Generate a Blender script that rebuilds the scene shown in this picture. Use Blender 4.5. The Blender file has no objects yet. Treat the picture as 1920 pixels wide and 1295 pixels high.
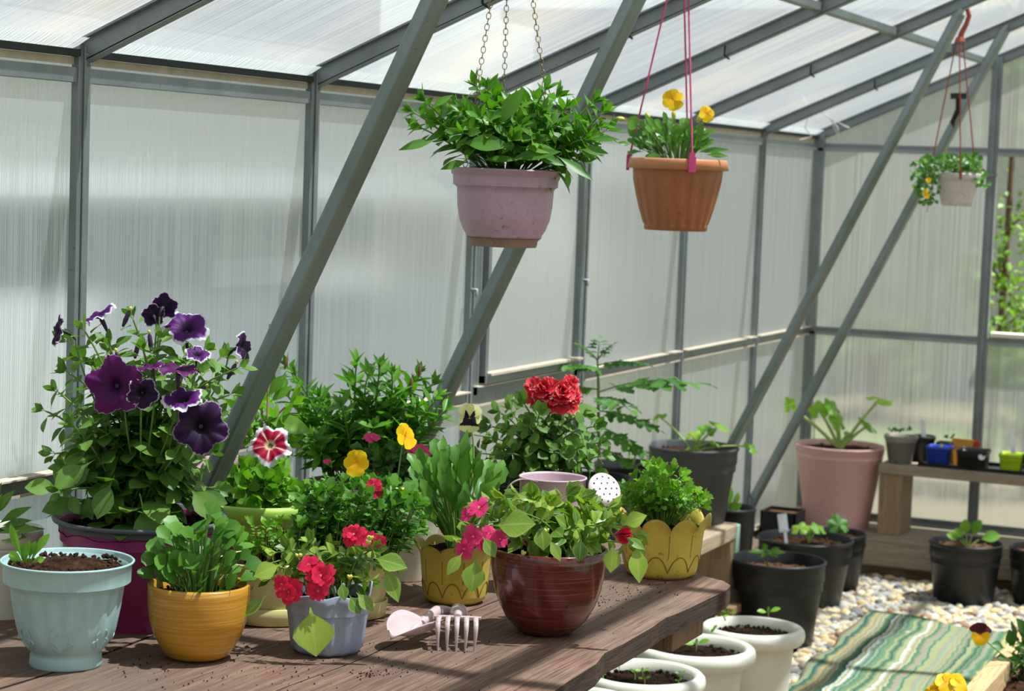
import bpy, math, random
import numpy as np
from mathutils import Vector, Matrix
random.seed(7)
RNG = np.random.default_rng(11)
sc = bpy.context.scene
COL = sc.collection
PI = math.pi

# ------------------------------------------------------------------ camera
F_PX = 3935.78
CR = np.array([0.91590592, 0.39971948, 0.03661529])    # image right
CU = np.array([-0.06625153, 0.06057425, 0.9959626])    # image up
CD = np.array([-0.39588771, 0.91463386, -0.08196234])  # view direction
EYE = np.array([0.0, 0.0, 1.45])
cd = bpy.data.cameras.new('camera')
cam = bpy.data.objects.new('camera', cd)
COL.objects.link(cam)
cd.sensor_width = 36.0
cd.lens = F_PX / 1920 * 36.0
cd.clip_start, cd.clip_end = 0.05, 300
cam.matrix_world = Matrix(((CR[0], CU[0], -CD[0], EYE[0]), (CR[1], CU[1], -CD[1], EYE[1]),
                           (CR[2], CU[2], -CD[2], EYE[2]), (0, 0, 0, 1)))
cd.dof.use_dof = True
cd.dof.focus_distance = 3.45
cd.dof.aperture_fstop = 8.5
sc.camera = cam

# ------------------------------------------------------------------ light
sc.view_settings.view_transform = 'Standard'
sc.view_settings.look = 'None'
sc.view_settings.gamma = 1
sc.view_settings.use_curve_mapping = False
sc.view_settings.exposure = 0.36
w = bpy.data.worlds.new('sky'); sc.world = w; w.use_nodes = True
nt = w.node_tree; nt.nodes.clear()
wo = nt.nodes.new('ShaderNodeOutputWorld'); bg = nt.nodes.new('ShaderNodeBackground')
sky = nt.nodes.new('ShaderNodeTexSky'); sky.sky_type = 'HOSEK_WILKIE'
sky.sun_direction = (0.36, 0.14, 0.92); sky.turbidity = 3.0; sky.ground_albedo = 0.3
mx = nt.nodes.new('ShaderNodeMix'); mx.data_type = 'RGBA'
cl = nt.nodes.new('ShaderNodeTexNoise'); cl.inputs['Scale'].default_value = 1.6; cl.inputs['Detail'].default_value = 5
rp = nt.nodes.new('ShaderNodeValToRGB'); rp.color_ramp.elements[0].position = 0.38; rp.color_ramp.elements[1].position = 0.62
tcw = nt.nodes.new('ShaderNodeTexCoord')
nt.links.new(tcw.outputs['Generated'], cl.inputs['Vector'])
nt.links.new(cl.outputs['Fac'], rp.inputs['Fac'])
nt.links.new(rp.outputs['Color'], mx.inputs['Factor'])
nt.links.new(sky.outputs['Color'], mx.inputs['A'])
mx.inputs['B'].default_value = (0.80, 0.88, 0.98, 1)
nt.links.new(mx.outputs['Result'], bg.inputs['Color'])
bg.inputs['Strength'].default_value = 0.80
nt.links.new(bg.outputs['Background'], wo.inputs['Surface'])
sd = bpy.data.lights.new('sun', 'SUN'); so = bpy.data.objects.new('sun', sd); COL.objects.link(so)
sd.energy = 11.2; sd.angle = math.radians(0.9); sd.color = (1.0, 0.965, 0.90)
so.rotation_euler = Vector((-0.36, -0.14, -0.92)).to_track_quat('-Z', 'Y').to_euler()
so.location = (2, 2, 6)

# ------------------------------------------------------------------ projection helpers (points read off at their real depth)
def ray(x, y): return CD + CR * (x - 960) / F_PX - CU * (y - 647.5) / F_PX
def W(x, y, dep): return EYE + ray(x, y) * dep
def onX(x, y, X): v = ray(x, y); return EYE + v * X / v[0]
def onY(x, y, Y): v = ray(x, y); return EYE + v * Y / v[1]
def onZ(x, y, Z): v = ray(x, y); return EYE + v * (Z - 1.45) / v[2]
def dep_of(P): return float((np.asarray(P) - EYE) @ CD)
FH = np.array([CD[0], CD[1], 0]); FH /= np.linalg.norm(FH)
RH = np.array([FH[1], -FH[0], 0])
UP = np.array([0, 0, 1.0])
def face(a, b, c):
    v = a * CR + b * CU - c * CD
    return v / np.linalg.norm(v)
def unit(v):
    v = np.asarray(v, float); n = np.linalg.norm(v)
    return v / n if n > 1e-9 else np.array([0, 0, 1.0])
def perp(d):
    a = UP if abs(d[2]) < 0.9 else np.array([1.0, 0, 0])
    return unit(np.cross(d, a))
def U(a, b): return random.uniform(a, b)

# ------------------------------------------------------------------ mesh builder
class MB:
    def __init__(s): s.v = []; s.f = []; s.uv = []; s.mi = []; s.n = 0
    def add(s, verts, faces, uvs=None, mi=0):
        verts = np.asarray(verts, float).reshape(-1, 3)
        s.v.append(verts)
        s.uv.append(np.zeros((len(verts), 2)) if uvs is None else np.asarray(uvs, float).reshape(-1, 2))
        for f in faces: s.f.append(tuple(i + s.n for i in f))
        s.mi += [mi] * len(faces)
        s.n += len(verts)
    def grid(s, P, uv, wrap=False, mi=0):
        a, b = P.shape[:2]; fs = []
        bb = b if wrap else b - 1
        for i in range(a - 1):
            for j in range(bb):
                k = (j + 1) % b
                fs.append((i * b + j, i * b + k, (i + 1) * b + k, (i + 1) * b + j))
        s.add(P.reshape(-1, 3), fs, uv.reshape(-1, 2), mi)
    def build(s, name, mats, parent=None, origin=None, smooth=True, bevel=0):
        if not s.v: return None
        me = bpy.data.meshes.new(name)
        V = np.concatenate(s.v)
        if origin is None:
            origin = np.array(parent['_o']) if parent is not None else np.zeros(3)
        me.from_pydata((V - np.asarray(origin)).tolist(), [], s.f)
        uvl = me.uv_layers.new(name='UVMap')
        idx = np.empty(len(me.loops), dtype=np.int64); me.loops.foreach_get('vertex_index', idx)
        uvl.data.foreach_set('uv', np.concatenate(s.uv)[idx].ravel())
        if not isinstance(mats, (list, tuple)): mats = [mats]
        for m in mats: me.materials.append(m)
        me.polygons.foreach_set('material_index', s.mi)
        me.polygons.foreach_set('use_smooth', [bool(smooth)] * len(s.f))
        me.update()
        o = bpy.data.objects.new(name, me); COL.objects.link(o)
        if parent is not None: o.parent = parent
        else: o.location = Vector(np.asarray(origin).tolist())
        o['_o'] = [float(q) for q in origin]
        if bevel:
            b = o.modifiers.new('bevel', 'BEVEL'); b.width = bevel; b.segments = 2; b.limit_method = 'ANGLE'
        return o

def box(mb, c, size, R=None, mi=0, uvs=True):
    c = np.asarray(c, float); h = np.asarray(size, float) / 2
    R = np.eye(3) if R is None else R   # rows = axes
    for ax in range(3):
        for sg in (-1, 1):
            a, b = [(1, 2), (2, 0), (0, 1)][ax]
            q = []; uv = []
            for (p, r) in ((-1, -1), (1, -1), (1, 1), (-1, 1)):
                l = np.zeros(3); l[ax] = sg * h[ax]; l[a] = p * h[a]; l[b] = r * h[b]
                q.append(c + l @ R); uv.append((l[a], l[b]))
            f = (0, 1, 2, 3) if sg > 0 else (3, 2, 1, 0)
            mb.add(q, [f], uv, mi)
def bxx(mb, x0, x1, y0, y1, z0, z1, mi=0):
    # shared-vertex box so that bevels work
    v = [(x, y, z) for x in (x0, x1) for y in (y0, y1) for z in (z0, z1)]
    f = [(0, 1, 3, 2), (4, 6, 7, 5), (0, 4, 5, 1), (2, 3, 7, 6), (0, 2, 6, 4), (1, 5, 7, 3)]
    mb.add(v, f, [(p[1], p[2]) for p in v], mi)
def frame_from(d, n=None):
    d = unit(d)
    if n is None: n = perp(d)
    n = unit(n - d * (n @ d)); return np.array([d, np.cross(n, d), n])
def tube(mb, pts, rad, seg=6, cap=True, mi=0):
    pts = [np.asarray(p, float) for p in pts]; n = len(pts)
    if not hasattr(rad, '__len__'): rad = [rad] * n
    rings = []; uv = []
    nn = perp(unit(pts[1] - pts[0]))
    for i, p in enumerate(pts):
        d = unit(pts[min(i + 1, n - 1)] - pts[max(i - 1, 0)])
        nn = unit(nn - d * (nn @ d)); b = np.cross(d, nn)
        th = np.arange(seg) * 2 * PI / seg
        rings.append(p + rad[i] * (np.cos(th)[:, None] * nn + np.sin(th)[:, None] * b))
        uv.append(np.stack([th / 2 / PI, np.full(seg, i / (n - 1))], 1))
    mb.grid(np.array(rings), np.array(uv), wrap=True, mi=mi)
    if cap:
        mb.add(rings[0], [tuple(range(seg))[::-1]], uv[0], mi); mb.add(rings[-1], [tuple(range(seg))], uv[-1], mi)
def bez(p0, p1, p2, n):
    t = np.linspace(0, 1, n)[:, None]
    return (1 - t) ** 2 * np.asarray(p0) + 2 * t * (1 - t) * np.asarray(p1) + t * t * np.asarray(p2)
def lathe(mb, prof, c, seg=64, rf=None, zf=None, sx=1, sy=1, ax=None, sq=2.0, mi=0, close=True):
    """prof: list of (r, z); rf(theta, k, t) scales r; zf adds to z; superellipse exponent sq"""
    c = np.asarray(c, float); th = np.arange(seg) * 2 * PI / seg
    ax = RH if ax is None else ax; ay = np.cross(UP, ax)
    ct, st = np.cos(th), np.sin(th)
    k = (np.abs(ct) ** sq + np.abs(st) ** sq) ** (-1.0 / sq)
    P = []; UVs = []
    tot = len(prof) - 1
    for i, (r, z) in enumerate(prof):
        rr = np.full(seg, float(r))
        zz = np.full(seg, float(z))
        if rf is not None: rr = rr * rf(th, i, z)
        if zf is not None: zz = zz + zf(th, i, z)
        P.append(c + (rr * k * ct * sx)[:, None] * ax + (rr * k * st * sy)[:, None] * ay + zz[:, None] * UP)
        UVs.append(np.stack([th / 2 / PI, np.full(seg, z)], 1))
    mb.grid(np.array(P), np.array(UVs), wrap=True, mi=mi)
    if close:
        mb.add(P[0], [tuple(range(seg))[::-1]], UVs[0], mi)

# ------------------------------------------------------------------ object tree helpers
def tag(o, label=None, cat=None, group=None, kind=None):
    if label: o['label'] = label
    if cat: o['category'] = cat
    if group: o['group'] = group
    if kind: o['kind'] = kind
    return o
def empty(name, loc, label=None, cat=None, group=None, kind=None):
    o = bpy.data.objects.new(name, None); COL.objects.link(o)
    o.empty_display_size = 0.05
    o.location = Vector([float(q) for q in loc]); o['_o'] = [float(q) for q in loc]
    return tag(o, label, cat, group, kind)

# ------------------------------------------------------------------ materials
class NT:
    def __init__(s, name):
        s.m = bpy.data.materials.new(name); s.m.use_nodes = True; s.t = s.m.node_tree; s.t.nodes.clear()
        s.out = s.n('ShaderNodeOutputMaterial')
    def n(s, typ, **kw):
        q = s.t.nodes.new(typ)
        for k, v in kw.items(): setattr(q, k, v)
        return q
    def l(s, a, b): s.t.links.new(a, b)
    def set(s, node, **kw):
        for k, v in kw.items(): node.inputs[k.replace('_', ' ')].default_value = v
        return node
    def math(s, op, a, b=None, c=None):
        q = s.n('ShaderNodeMath', operation=op)
        for i, x in enumerate((a, b, c)):
            if x is None: continue
            if isinstance(x, (int, float)): q.inputs[i].default_value = x
            else: s.l(x, q.inputs[i])
        return q.outputs[0]
    def mix(s, fac, a, b, mode='MIX'):
        q = s.n('ShaderNodeMix', data_type='RGBA', blend_type=mode)
        for nm, x in (('Factor', fac), ('A', a), ('B', b)):
            if isinstance(x, (int, float)): q.inputs[nm].default_value = x
            elif isinstance(x, tuple): q.inputs[nm].default_value = (x[0], x[1], x[2], 1)
            else: s.l(x, q.inputs[nm])
        return q.outputs['Result']
    def ramp(s, fac, stops, interp='LINEAR'):
        q = s.n('ShaderNodeValToRGB'); e = q.color_ramp; e.interpolation = interp
        while len(e.elements) > 1: e.elements.remove(e.elements[-1])
        for i, (p, c) in enumerate(stops):
            el = e.elements[0] if i == 0 else e.elements.new(p)
            el.position = p
            if not isinstance(c, tuple): c = (c, c, c)
            el.color = (c[0], c[1], c[2], 1)
        s.l(fac, q.inputs['Fac']); return q.outputs['Color']
    def coord(s, kind='Object', scale=(1, 1, 1), rot=(0, 0, 0)):
        t = s.n('ShaderNodeTexCoord'); m = s.n('ShaderNodeMapping')
        m.inputs['Scale'].default_value = scale; m.inputs['Rotation'].default_value = rot
        s.l(t.outputs[kind], m.inputs['Vector']); return m.outputs['Vector']
    def noise(s, vec, scale=5, detail=4, rough=0.55, dist=0):
        q = s.n('ShaderNodeTexNoise'); s.l(vec, q.inputs['Vector'])
        q.inputs['Scale'].default_value = scale; q.inputs['Detail'].default_value = detail
        q.inputs['Roughness'].default_value = rough; q.inputs['Distortion'].default_value = dist
        return q.outputs['Fac']
    def bsdf(s, color, rough=0.5, spec=0.5, metal=0, bump=None, bstr=0.3, bdist=0.01, coat=0, sub=0):
        q = s.n('ShaderNodeBsdfPrincipled')
        for nm, x in (('Base Color', color), ('Roughness', rough), ('Metallic', metal)):
            if isinstance(x, tuple): q.inputs[nm].default_value = (x[0], x[1], x[2], 1)
            elif isinstance(x, (int, float)): q.inputs[nm].default_value = x
            else: s.l(x, q.inputs[nm])
        q.inputs['Specular IOR Level'].default_value = spec
        q.inputs['Coat Weight'].default_value = coat
        if bump is not None:
            b = s.n('ShaderNodeBump'); b.inputs['Strength'].default_value = bstr; b.inputs['Distance'].default_value = bdist
            s.l(bump, b.inputs['Height']); s.l(b.outputs['Normal'], q.inputs['Normal'])
        return q.outputs['BSDF']
    def done(s, sh): s.l(sh, s.out.inputs['Surface']); return s.m

def srgb(r, g, b):
    f = lambda c: (c / 255 / 12.92) if c <= 10 else ((c / 255 + 0.055) / 1.055) ** 2.4
    return (f(r), f(g), f(b))
def sc_(c, k): return tuple(x * k for x in c)

def plastic(name, col, rough=0.42, dirt=0.35, dirtcol=(0.12, 0.08, 0.05), var=0.12, spec=0.4, scale=14, streak=False):
    t = NT(name); v = t.coord('Object')
    n1 = t.noise(v, scale, 5, 0.6)
    c = t.mix(t.ramp(n1, [(0.3, 0.0), (0.7, 1.0)]), sc_(col, 1 - var), tuple(min(1, x * (1 + var)) for x in col))
    if streak:
        v3 = t.coord('Object', (40, 40, 3)); c = t.mix(t.math('MULTIPLY', t.noise(v3, 3, 3), 0.35), c, sc_(col, 0.6))
    n2 = t.noise(v, 90, 6, 0.7); n3 = t.noise(v, 9, 3)
    d = t.math('MULTIPLY', t.ramp(n2, [(0.57, 0.0), (0.68, 1.0)]), t.ramp(n3, [(0.42, 0.0), (0.65, 1.0)]))
    c = t.mix(t.math('MULTIPLY', d, dirt), c, dirtcol)
    return t.done(t.bsdf(c, rough, spec, bump=n1, bstr=0.08, bdist=0.004))

def leafmat(name, c1, c2, trans=0.35, vein=0.3, rough=0.45, edge=None, veincol=None):
    c1 = (c1[0] * 1.55, c1[1] * 1.4, c1[2] * 1.2); c2 = (c2[0] * 1.42, c2[1] * 1.32, c2[2] * 1.15)
    t = NT(name)
    g = t.n('ShaderNodeNewGeometry'); uv = t.n('ShaderNodeTexCoord'); sp = t.n('ShaderNodeSeparateXYZ')
    t.l(uv.outputs['UV'], sp.inputs[0])
    r = g.outputs['Random Per Island']
    c = t.mix(r, c1, c2)
    n = t.noise(t.coord('Object'), 60, 3)
    c = t.mix(t.math('MULTIPLY', n, 0.35), c, sc_(c1, 0.55))
    au = t.math('ABSOLUTE', t.math('SUBTRACT', sp.outputs[0], 0.5))
    mid = t.ramp(au, [(0.0, 1.0), (0.035, 0.6), (0.07, 0.0)])
    sv = t.math('FRACT', t.math('MULTIPLY', t.math('SUBTRACT', sp.outputs[1], t.math('MULTIPLY', au, 0.7)), 8))
    sv = t.ramp(t.math('ABSOLUTE', t.math('SUBTRACT', sv, 0.5)), [(0.0, 1.0), (0.09, 0.25), (0.16, 0.0)])
    vv = t.math('MAXIMUM', mid, t.math('MULTIPLY', sv, 0.6))
    vc = veincol or tuple(min(1, x * 1.9 + 0.03) for x in c1)
    c = t.mix(t.math('MULTIPLY', vv, vein), c, vc)
    if edge: c = t.mix(t.ramp(au, [(0.36, 0.0), (0.5, 0.9)]), c, edge)
    b = t.bsdf(c, rough, 0.45, bump=vv, bstr=-0.35, bdist=0.002)
    tr = t.n('ShaderNodeBsdfTranslucent')
    t.l(t.mix(1.0, c, (1.0, 1.25, 0.45), 'MULTIPLY'), tr.inputs['Color'])
    ms = t.n('ShaderNodeMixShader'); ms.inputs[0].default_value = trans
    t.l(b, ms.inputs[1]); t.l(tr.outputs[0], ms.inputs[2])
    return t.done(ms.outputs[0])

def petalmat(name, stops, trans=0.3, streak=None, rough=0.55, noise_edge=0.06, star=None):
    """colour runs with the petal's own length (UV v: 0 throat .. 1 rim)"""
    t = NT(name); uv = t.n('ShaderNodeTexCoord'); sp = t.n('ShaderNodeSeparateXYZ')
    t.l(uv.outputs['UV'], sp.inputs[0])
    n = t.noise(t.coord('UV', (14, 2, 1)), 1.5, 4)
    v = t.math('ADD', sp.outputs[1], t.math('MULTIPLY', t.math('SUBTRACT', n, 0.5), noise_edge * 4))
    c = t.ramp(v, stops)
    gi = t.n('ShaderNodeNewGeometry'); c = t.mix(t.math('MULTIPLY', gi.outputs['Random Per Island'], .22), c, (0.0, 0.0, 0.0) if False else c, 'MULTIPLY')
    if star:
        a = t.math('ABSOLUTE', t.math('SINE', t.math('MULTIPLY', sp.outputs[0], PI * 5)))
        m = t.math('MULTIPLY', t.ramp(a, [(0.0, 1.0), (0.28, 0.0)]), t.ramp(sp.outputs[1], [(0.1, 1.0), (0.6, 0.9), (0.8, 0.0)]))
        c = t.mix(m, c, star)
    if streak:
        sn = t.noise(t.coord('UV', (60, 1, 1)), 2, 3)
        c = t.mix(t.ramp(sn, [(0.5, 0.0), (0.7, 0.6)]), c, streak)
    b = t.bsdf(c, rough, 0.3)
    tr = t.n('ShaderNodeBsdfTranslucent'); t.l(c, tr.inputs['Color'])
    ms = t.n('ShaderNodeMixShader'); ms.inputs[0].default_value = trans
    t.l(b, ms.inputs[1]); t.l(tr.outputs[0], ms.inputs[2])
    return t.done(ms.outputs[0])

def soilmat(name, c1, c2):
    t = NT(name); v = t.coord('Object'); n = t.noise(v, 120, 6, 0.75); n2 = t.noise(v, 25, 3)
    c = t.mix(t.ramp(n, [(0.35, 0.0), (0.7, 1.0)]), c1, c2)
    c = t.mix(t.ramp(n2, [(0.45, 0.0), (0.6, 0.6)]), c, sc_(c1, 0.4))
    return t.done(t.bsdf(c, 0.95, 0.1, bump=n, bstr=1.0, bdist=0.01))

def metalmat(name, c, rough=0.5, green=0.0):
    t = NT(name); v = t.coord('Object'); n = t.noise(v, 8, 5, 0.6); n2 = t.noise(v, 160, 2)
    cc = t.mix(t.ramp(n, [(0.3, 0.0), (0.7, 1.0)]), sc_(c, 0.82), sc_(c, 1.12))
    if green: cc = t.mix(t.math('MULTIPLY', t.ramp(t.noise(v, 2.2, 4), [(0.48, 0.0), (0.62, 1.0)]), green), cc, (0.06, 0.13, 0.03))  # green reflections mixed into the tube colour as noise patches
    cc = t.mix(t.ramp(n2, [(0.66, 0.0), (0.72, 0.5)]), cc, sc_(c, 0.35))
    return t.done(t.bsdf(cc, rough, 0.5, 0.55, bump=n2, bstr=0.1, bdist=0.001))

def woodmat(name, ca, cb, cc, axis='Y', rough=0.8, scale=1.0, bstr=0.5):
    s = {'X': (1.2, 34, 34), 'Y': (34, 1.2, 34), 'Z': (34, 34, 1.2)}[axis]
    t = NT(name); v = t.coord('Object', tuple(q * scale for q in s)); v0 = t.coord('Object')
    g = t.noise(v, 3.2, 7, 0.65, 0.8); big = t.noise(v0, 2.6, 4); fine = t.noise(t.coord('Object', tuple(q * scale * 4 for q in s)), 3, 4)
    c = t.mix(t.ramp(g, [(0.35, 0.0), (0.66, 1.0)]), ca, cb)
    c = t.mix(t.ramp(big, [(0.4, 0.0), (0.66, 0.85)]), c, cc)
    c = t.mix(t.math('MULTIPLY', t.ramp(fine, [(0.52, 0.0), (0.64, 1.0)]), 0.45), c, sc_(ca, 0.3))
    return t.done(t.bsdf(c, rough, 0.25, bump=g, bstr=bstr, bdist=0.004))

def polymat(name, tint, tra=0.42, stripes=165.0, trans_col=(0.8, 0.84, 0.82), depth_var=0.6, spec_rough=0.25, scat=0.0, tan=0.0, fpow=0.55, refr=0.0):
    """twin-wall sheet: flutes run along UV v"""
    t = NT(name); uv = t.n('ShaderNodeTexCoord'); sp = t.n('ShaderNodeSeparateXYZ')
    t.l(uv.outputs['UV'], sp.inputs[0])
    sn = t.noise(t.coord('UV', (stripes, 0.7, 1)), 1.0, 2, 0.6)
    wv = t.math('SINE', t.math('MULTIPLY', sp.outputs[0], stripes * 2 * PI))
    st = t.math('ADD', t.math('MULTIPLY', wv, 0.22), t.math('MULTIPLY_ADD', t.math('SUBTRACT', sn, 0.5), 1.7, 0.5))
    stc = t.ramp(st, [(0.3, 0.0), (0.75, 1.0)])
    lw = t.n('ShaderNodeLayerWeight'); lw.inputs['Blend'].default_value = 0.5
    fac = t.math('POWER', t.math('SUBTRACT', 1.0, lw.outputs['Facing']), fpow)
    # share that goes straight through
    clear = t.math('MULTIPLY', fac, t.math('MULTIPLY_ADD', stc, tra * depth_var, tra * (1 - depth_var * 0.5)))
    tp = t.n('ShaderNodeBsdfTransparent'); tp.inputs['Color'].default_value = (*tint, 1)
    if refr:
        rf_ = t.n('ShaderNodeBsdfRefraction'); rf_.inputs['Color'].default_value = (*tint, 1); rf_.inputs['IOR'].default_value = 1.05; rf_.inputs['Roughness'].default_value = 0.40
        mr_ = t.n('ShaderNodeMixShader'); mr_.inputs[0].default_value = refr; t.l(tp.outputs[0], mr_.inputs[1]); t.l(rf_.outputs[0], mr_.inputs[2]); tp = mr_
    dn = t.noise(t.coord('UV', (1.2, 0.8, 1)), 1.6, 5)
    cc = t.mix(t.math('MULTIPLY', stc, 0.8), sc_(trans_col, 1.25), sc_(trans_col, 0.55))
    cc = t.mix(t.math('MULTIPLY', t.ramp(dn, [(0.45, 0.0), (0.7, 1.0)]), 0.3 + tan), cc, sc_((0.78, 0.72, 0.6), 0.85))
    tl = t.n('ShaderNodeBsdfTranslucent'); t.l(cc, tl.inputs['Color'])
    df = t.n('ShaderNodeBsdfDiffuse'); df.inputs['Color'].default_value = (0.53, 0.545, 0.58, 1)
    m0 = t.n('ShaderNodeMixShader'); m0.inputs[0].default_value = 0.35
    t.l(tl.outputs[0], m0.inputs[1]); t.l(df.outputs[0], m0.inputs[2])
    m1 = t.n('ShaderNodeMixShader'); t.l(clear, m1.inputs[0]); t.l(m0.outputs[0], m1.inputs[1]); t.l(tp.outputs[0], m1.inputs[2])
    gl = t.n('ShaderNodeBsdfGlossy'); gl.inputs['Roughness'].default_value = spec_rough
    fr = t.n('ShaderNodeFresnel'); fr.inputs['IOR'].default_value = 1.3
    m2 = t.n('ShaderNodeMixShader'); t.l(t.math('MULTIPLY', fr.outputs[0], 0.6), m2.inputs[0]); t.l(m1.outputs[0], m2.inputs[1]); t.l(gl.outputs[0], m2.inputs[2])
    return t.done(m2.outputs[0])

def flat(name, c, rough=0.6, spec=0.4, metal=0.0):
    t = NT(name); n = t.noise(t.coord('Object'), 30, 4)
    return t.done(t.bsdf(t.mix(t.ramp(n, [(0.3, 0.0), (0.7, 1.0)]), sc_(c, 0.86), tuple(min(1, q * 1.1) for q in c)), rough, spec, metal))

M = {}
M['wall_poly'] = polymat('fluted_wall_sheet', (0.90, 0.95, 1.0), 0.50, trans_col=(0.485, 0.49, 0.53), fpow=1.2, refr=0.85, tan=-0.18)
M['end_poly'] = polymat('fluted_end_sheet', (0.93, 0.97, 0.98), 0.46, depth_var=0.35, trans_col=(0.48, 0.50, 0.515), refr=0.85)
M['roof_poly'] = polymat('fluted_roof_sheet', (0.78, 0.85, 0.93), 0.58, trans_col=(0.33, 0.365, 0.41), depth_var=0.3, tan=0.25)
M['edge_poly'] = polymat('cut_sheet_edge', (0.9, 0.95, 0.93), 0.25, trans_col=(0.8, 0.84, 0.82))
M['steel'] = metalmat('galvanised_steel', srgb(138, 146, 148), 0.48)
M['steel_lit'] = metalmat('lit_steel_tone', srgb(160, 166, 166), 0.5)  # lighter copy of the steel, its lit tone put into the colour
M['brace'] = metalmat('weathered_tube_reflected_green', srgb(140, 150, 150), 0.42, green=0.25)
M['near_black'] = flat('near_black_finish', (0.02, 0.025, 0.022), 0.7)
M['cream_strip'] = flat('cream_strip', srgb(205, 192, 170), 0.6)
M['table'] = woodmat('dark_weathered_planks', srgb(94, 64, 53), srgb(148, 118, 99), srgb(112, 98, 84), 'Y', 0.7, bstr=0.9)
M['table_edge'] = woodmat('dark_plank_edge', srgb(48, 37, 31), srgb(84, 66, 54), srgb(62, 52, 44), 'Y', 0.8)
M['beam'] = woodmat('rough_sawn_beam', srgb(120, 92, 62), srgb(168, 138, 100), srgb(140, 118, 92), 'Z', 0.85)
M['oldwood'] = woodmat('grey_old_wood', srgb(136, 124, 108), srgb(180, 168, 152), srgb(160, 142, 118), 'X', 0.9)
M['benchwood'] = woodmat('pale_bench_wood', srgb(160, 136, 106), srgb(200, 180, 148), srgb(176, 158, 130), 'Y', 0.8)
M['legwood'] = woodmat('bench_leg_wood', srgb(136, 108, 78), srgb(176, 150, 118), srgb(150, 126, 98), 'Z', 0.8)
M['sleeper'] = woodmat('brown_sleeper', srgb(84, 62, 44), srgb(128, 104, 80), srgb(150, 136, 118), 'X', 0.9)
M['bedboard'] = woodmat('fresh_pine_board', srgb(190, 156, 108), srgb(222, 190, 140), srgb(206, 176, 128), 'Y', 0.75)
M['mint'] = flat('mint_paint', srgb(168, 205, 180), 0.6)
M['soil'] = soilmat('potting_soil', srgb(54, 36, 26), srgb(112, 78, 56))
M['soil_dark'] = soilmat('damp_soil', srgb(34, 24, 18), srgb(78, 56, 42))
M['soil_pale'] = soilmat('dry_soil', srgb(104, 74, 52), srgb(158, 118, 88))
# pots
M['blue'] = plastic('pale_blue_plastic', srgb(170, 202, 200), 0.45, 0.5, (0.2, 0.22, 0.17), streak=True)
M['magenta'] = plastic('magenta_plastic', srgb(158, 52, 116), 0.38, 0.2)
M['magrim'] = plastic('dark_grey_rim', srgb(92, 96, 104), 0.45, 0.2)
M['cream'] = plastic('cream_plastic', srgb(224, 216, 148), 0.42, 0.3, streak=True)
M['lime'] = plastic('lime_plastic', srgb(176, 218, 92), 0.38, 0.25)
M['scallop'] = plastic('mustard_plastic', srgb(204, 180, 78), 0.4, 0.7, (0.07, 0.045, 0.02))
M['scallop_groove'] = flat('darker_mustard_groove', srgb(128, 104, 30), 0.6)  # darker mustard for the thin tubes that draw the grooves
M['lilac'] = plastic('lilac_plastic', srgb(190, 154, 176), 0.42, 0.9, (0.12, 0.08, 0.07))
M['lilac_base'] = plastic('dirty_lilac_foot', srgb(150, 122, 110), 0.6, 0.8, (0.16, 0.09, 0.04))
M['terra'] = plastic('terracotta_plastic', srgb(176, 112, 72), 0.5, 0.8, (0.14, 0.06, 0.03), streak=True)
M['terra_rim'] = plastic('terracotta_rim', srgb(208, 140, 96), 0.5, 0.4)
M['greyblue'] = plastic('grey_blue_plastic', srgb(160, 168, 190), 0.45, 0.5, streak=True)
M['palepink'] = plastic('pale_pink_plastic', srgb(196, 164, 168), 0.45, 0.3)
M['pinkpot'] = None
M['black'] = plastic('black_pot_plastic', srgb(22, 24, 26), 0.42, 0.35, (0.12, 0.1, 0.08))
M['charcoal'] = plastic('dusty_charcoal_plastic', srgb(62, 64, 66), 0.55, 0.5, (0.2, 0.18, 0.15))
M['white'] = plastic('white_plastic', srgb(228, 226, 208), 0.4, 0.3, (0.25, 0.22, 0.15), var=0.05)
M['whitehang'] = plastic('stained_white_plastic', srgb(206, 196, 192), 0.45, 0.9, (0.25, 0.15, 0.08))
M['can'] = plastic('lilac_enamel', srgb(206, 178, 186), 0.35, 0.5, (0.2, 0.1, 0.1))
M['canwhite'] = plastic('pale_enamel', srgb(232, 220, 216), 0.35, 0.4, (0.35, 0.2, 0.12))
M['hole'] = flat('dark_hole', (0.01, 0.01, 0.01))
M['tool'] = plastic('pale_pink_enamel', srgb(198, 174, 174), 0.3, 0.2, spec=0.5)
M['chain'] = flat('brass_chain', srgb(150, 128, 88), 0.35, 0.5, 0.8)
M['pinkcord'] = flat('pink_cord', srgb(204, 74, 128), 0.5)
M['redcord'] = flat('rust_red_hanger', srgb(150, 62, 46), 0.5)
M['paper'] = flat('white_tag_plastic', srgb(235, 238, 240), 0.5)
M['bluepot'] = plastic('royal_blue_plastic', srgb(28, 62, 168), 0.4, 0.1)
M['limepot'] = plastic('lime_small_pot', srgb(160, 196, 30), 0.4, 0.1)
M['packet_o'] = flat('orange_packet', srgb(226, 160, 60), 0.5)
M['packet_r'] = flat('red_packet', srgb(200, 60, 50), 0.5)
M['bamboo'] = flat('bamboo_cane', srgb(176, 148, 104), 0.7)
M['string'] = flat('white_string', srgb(222, 222, 216), 0.8)
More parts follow.
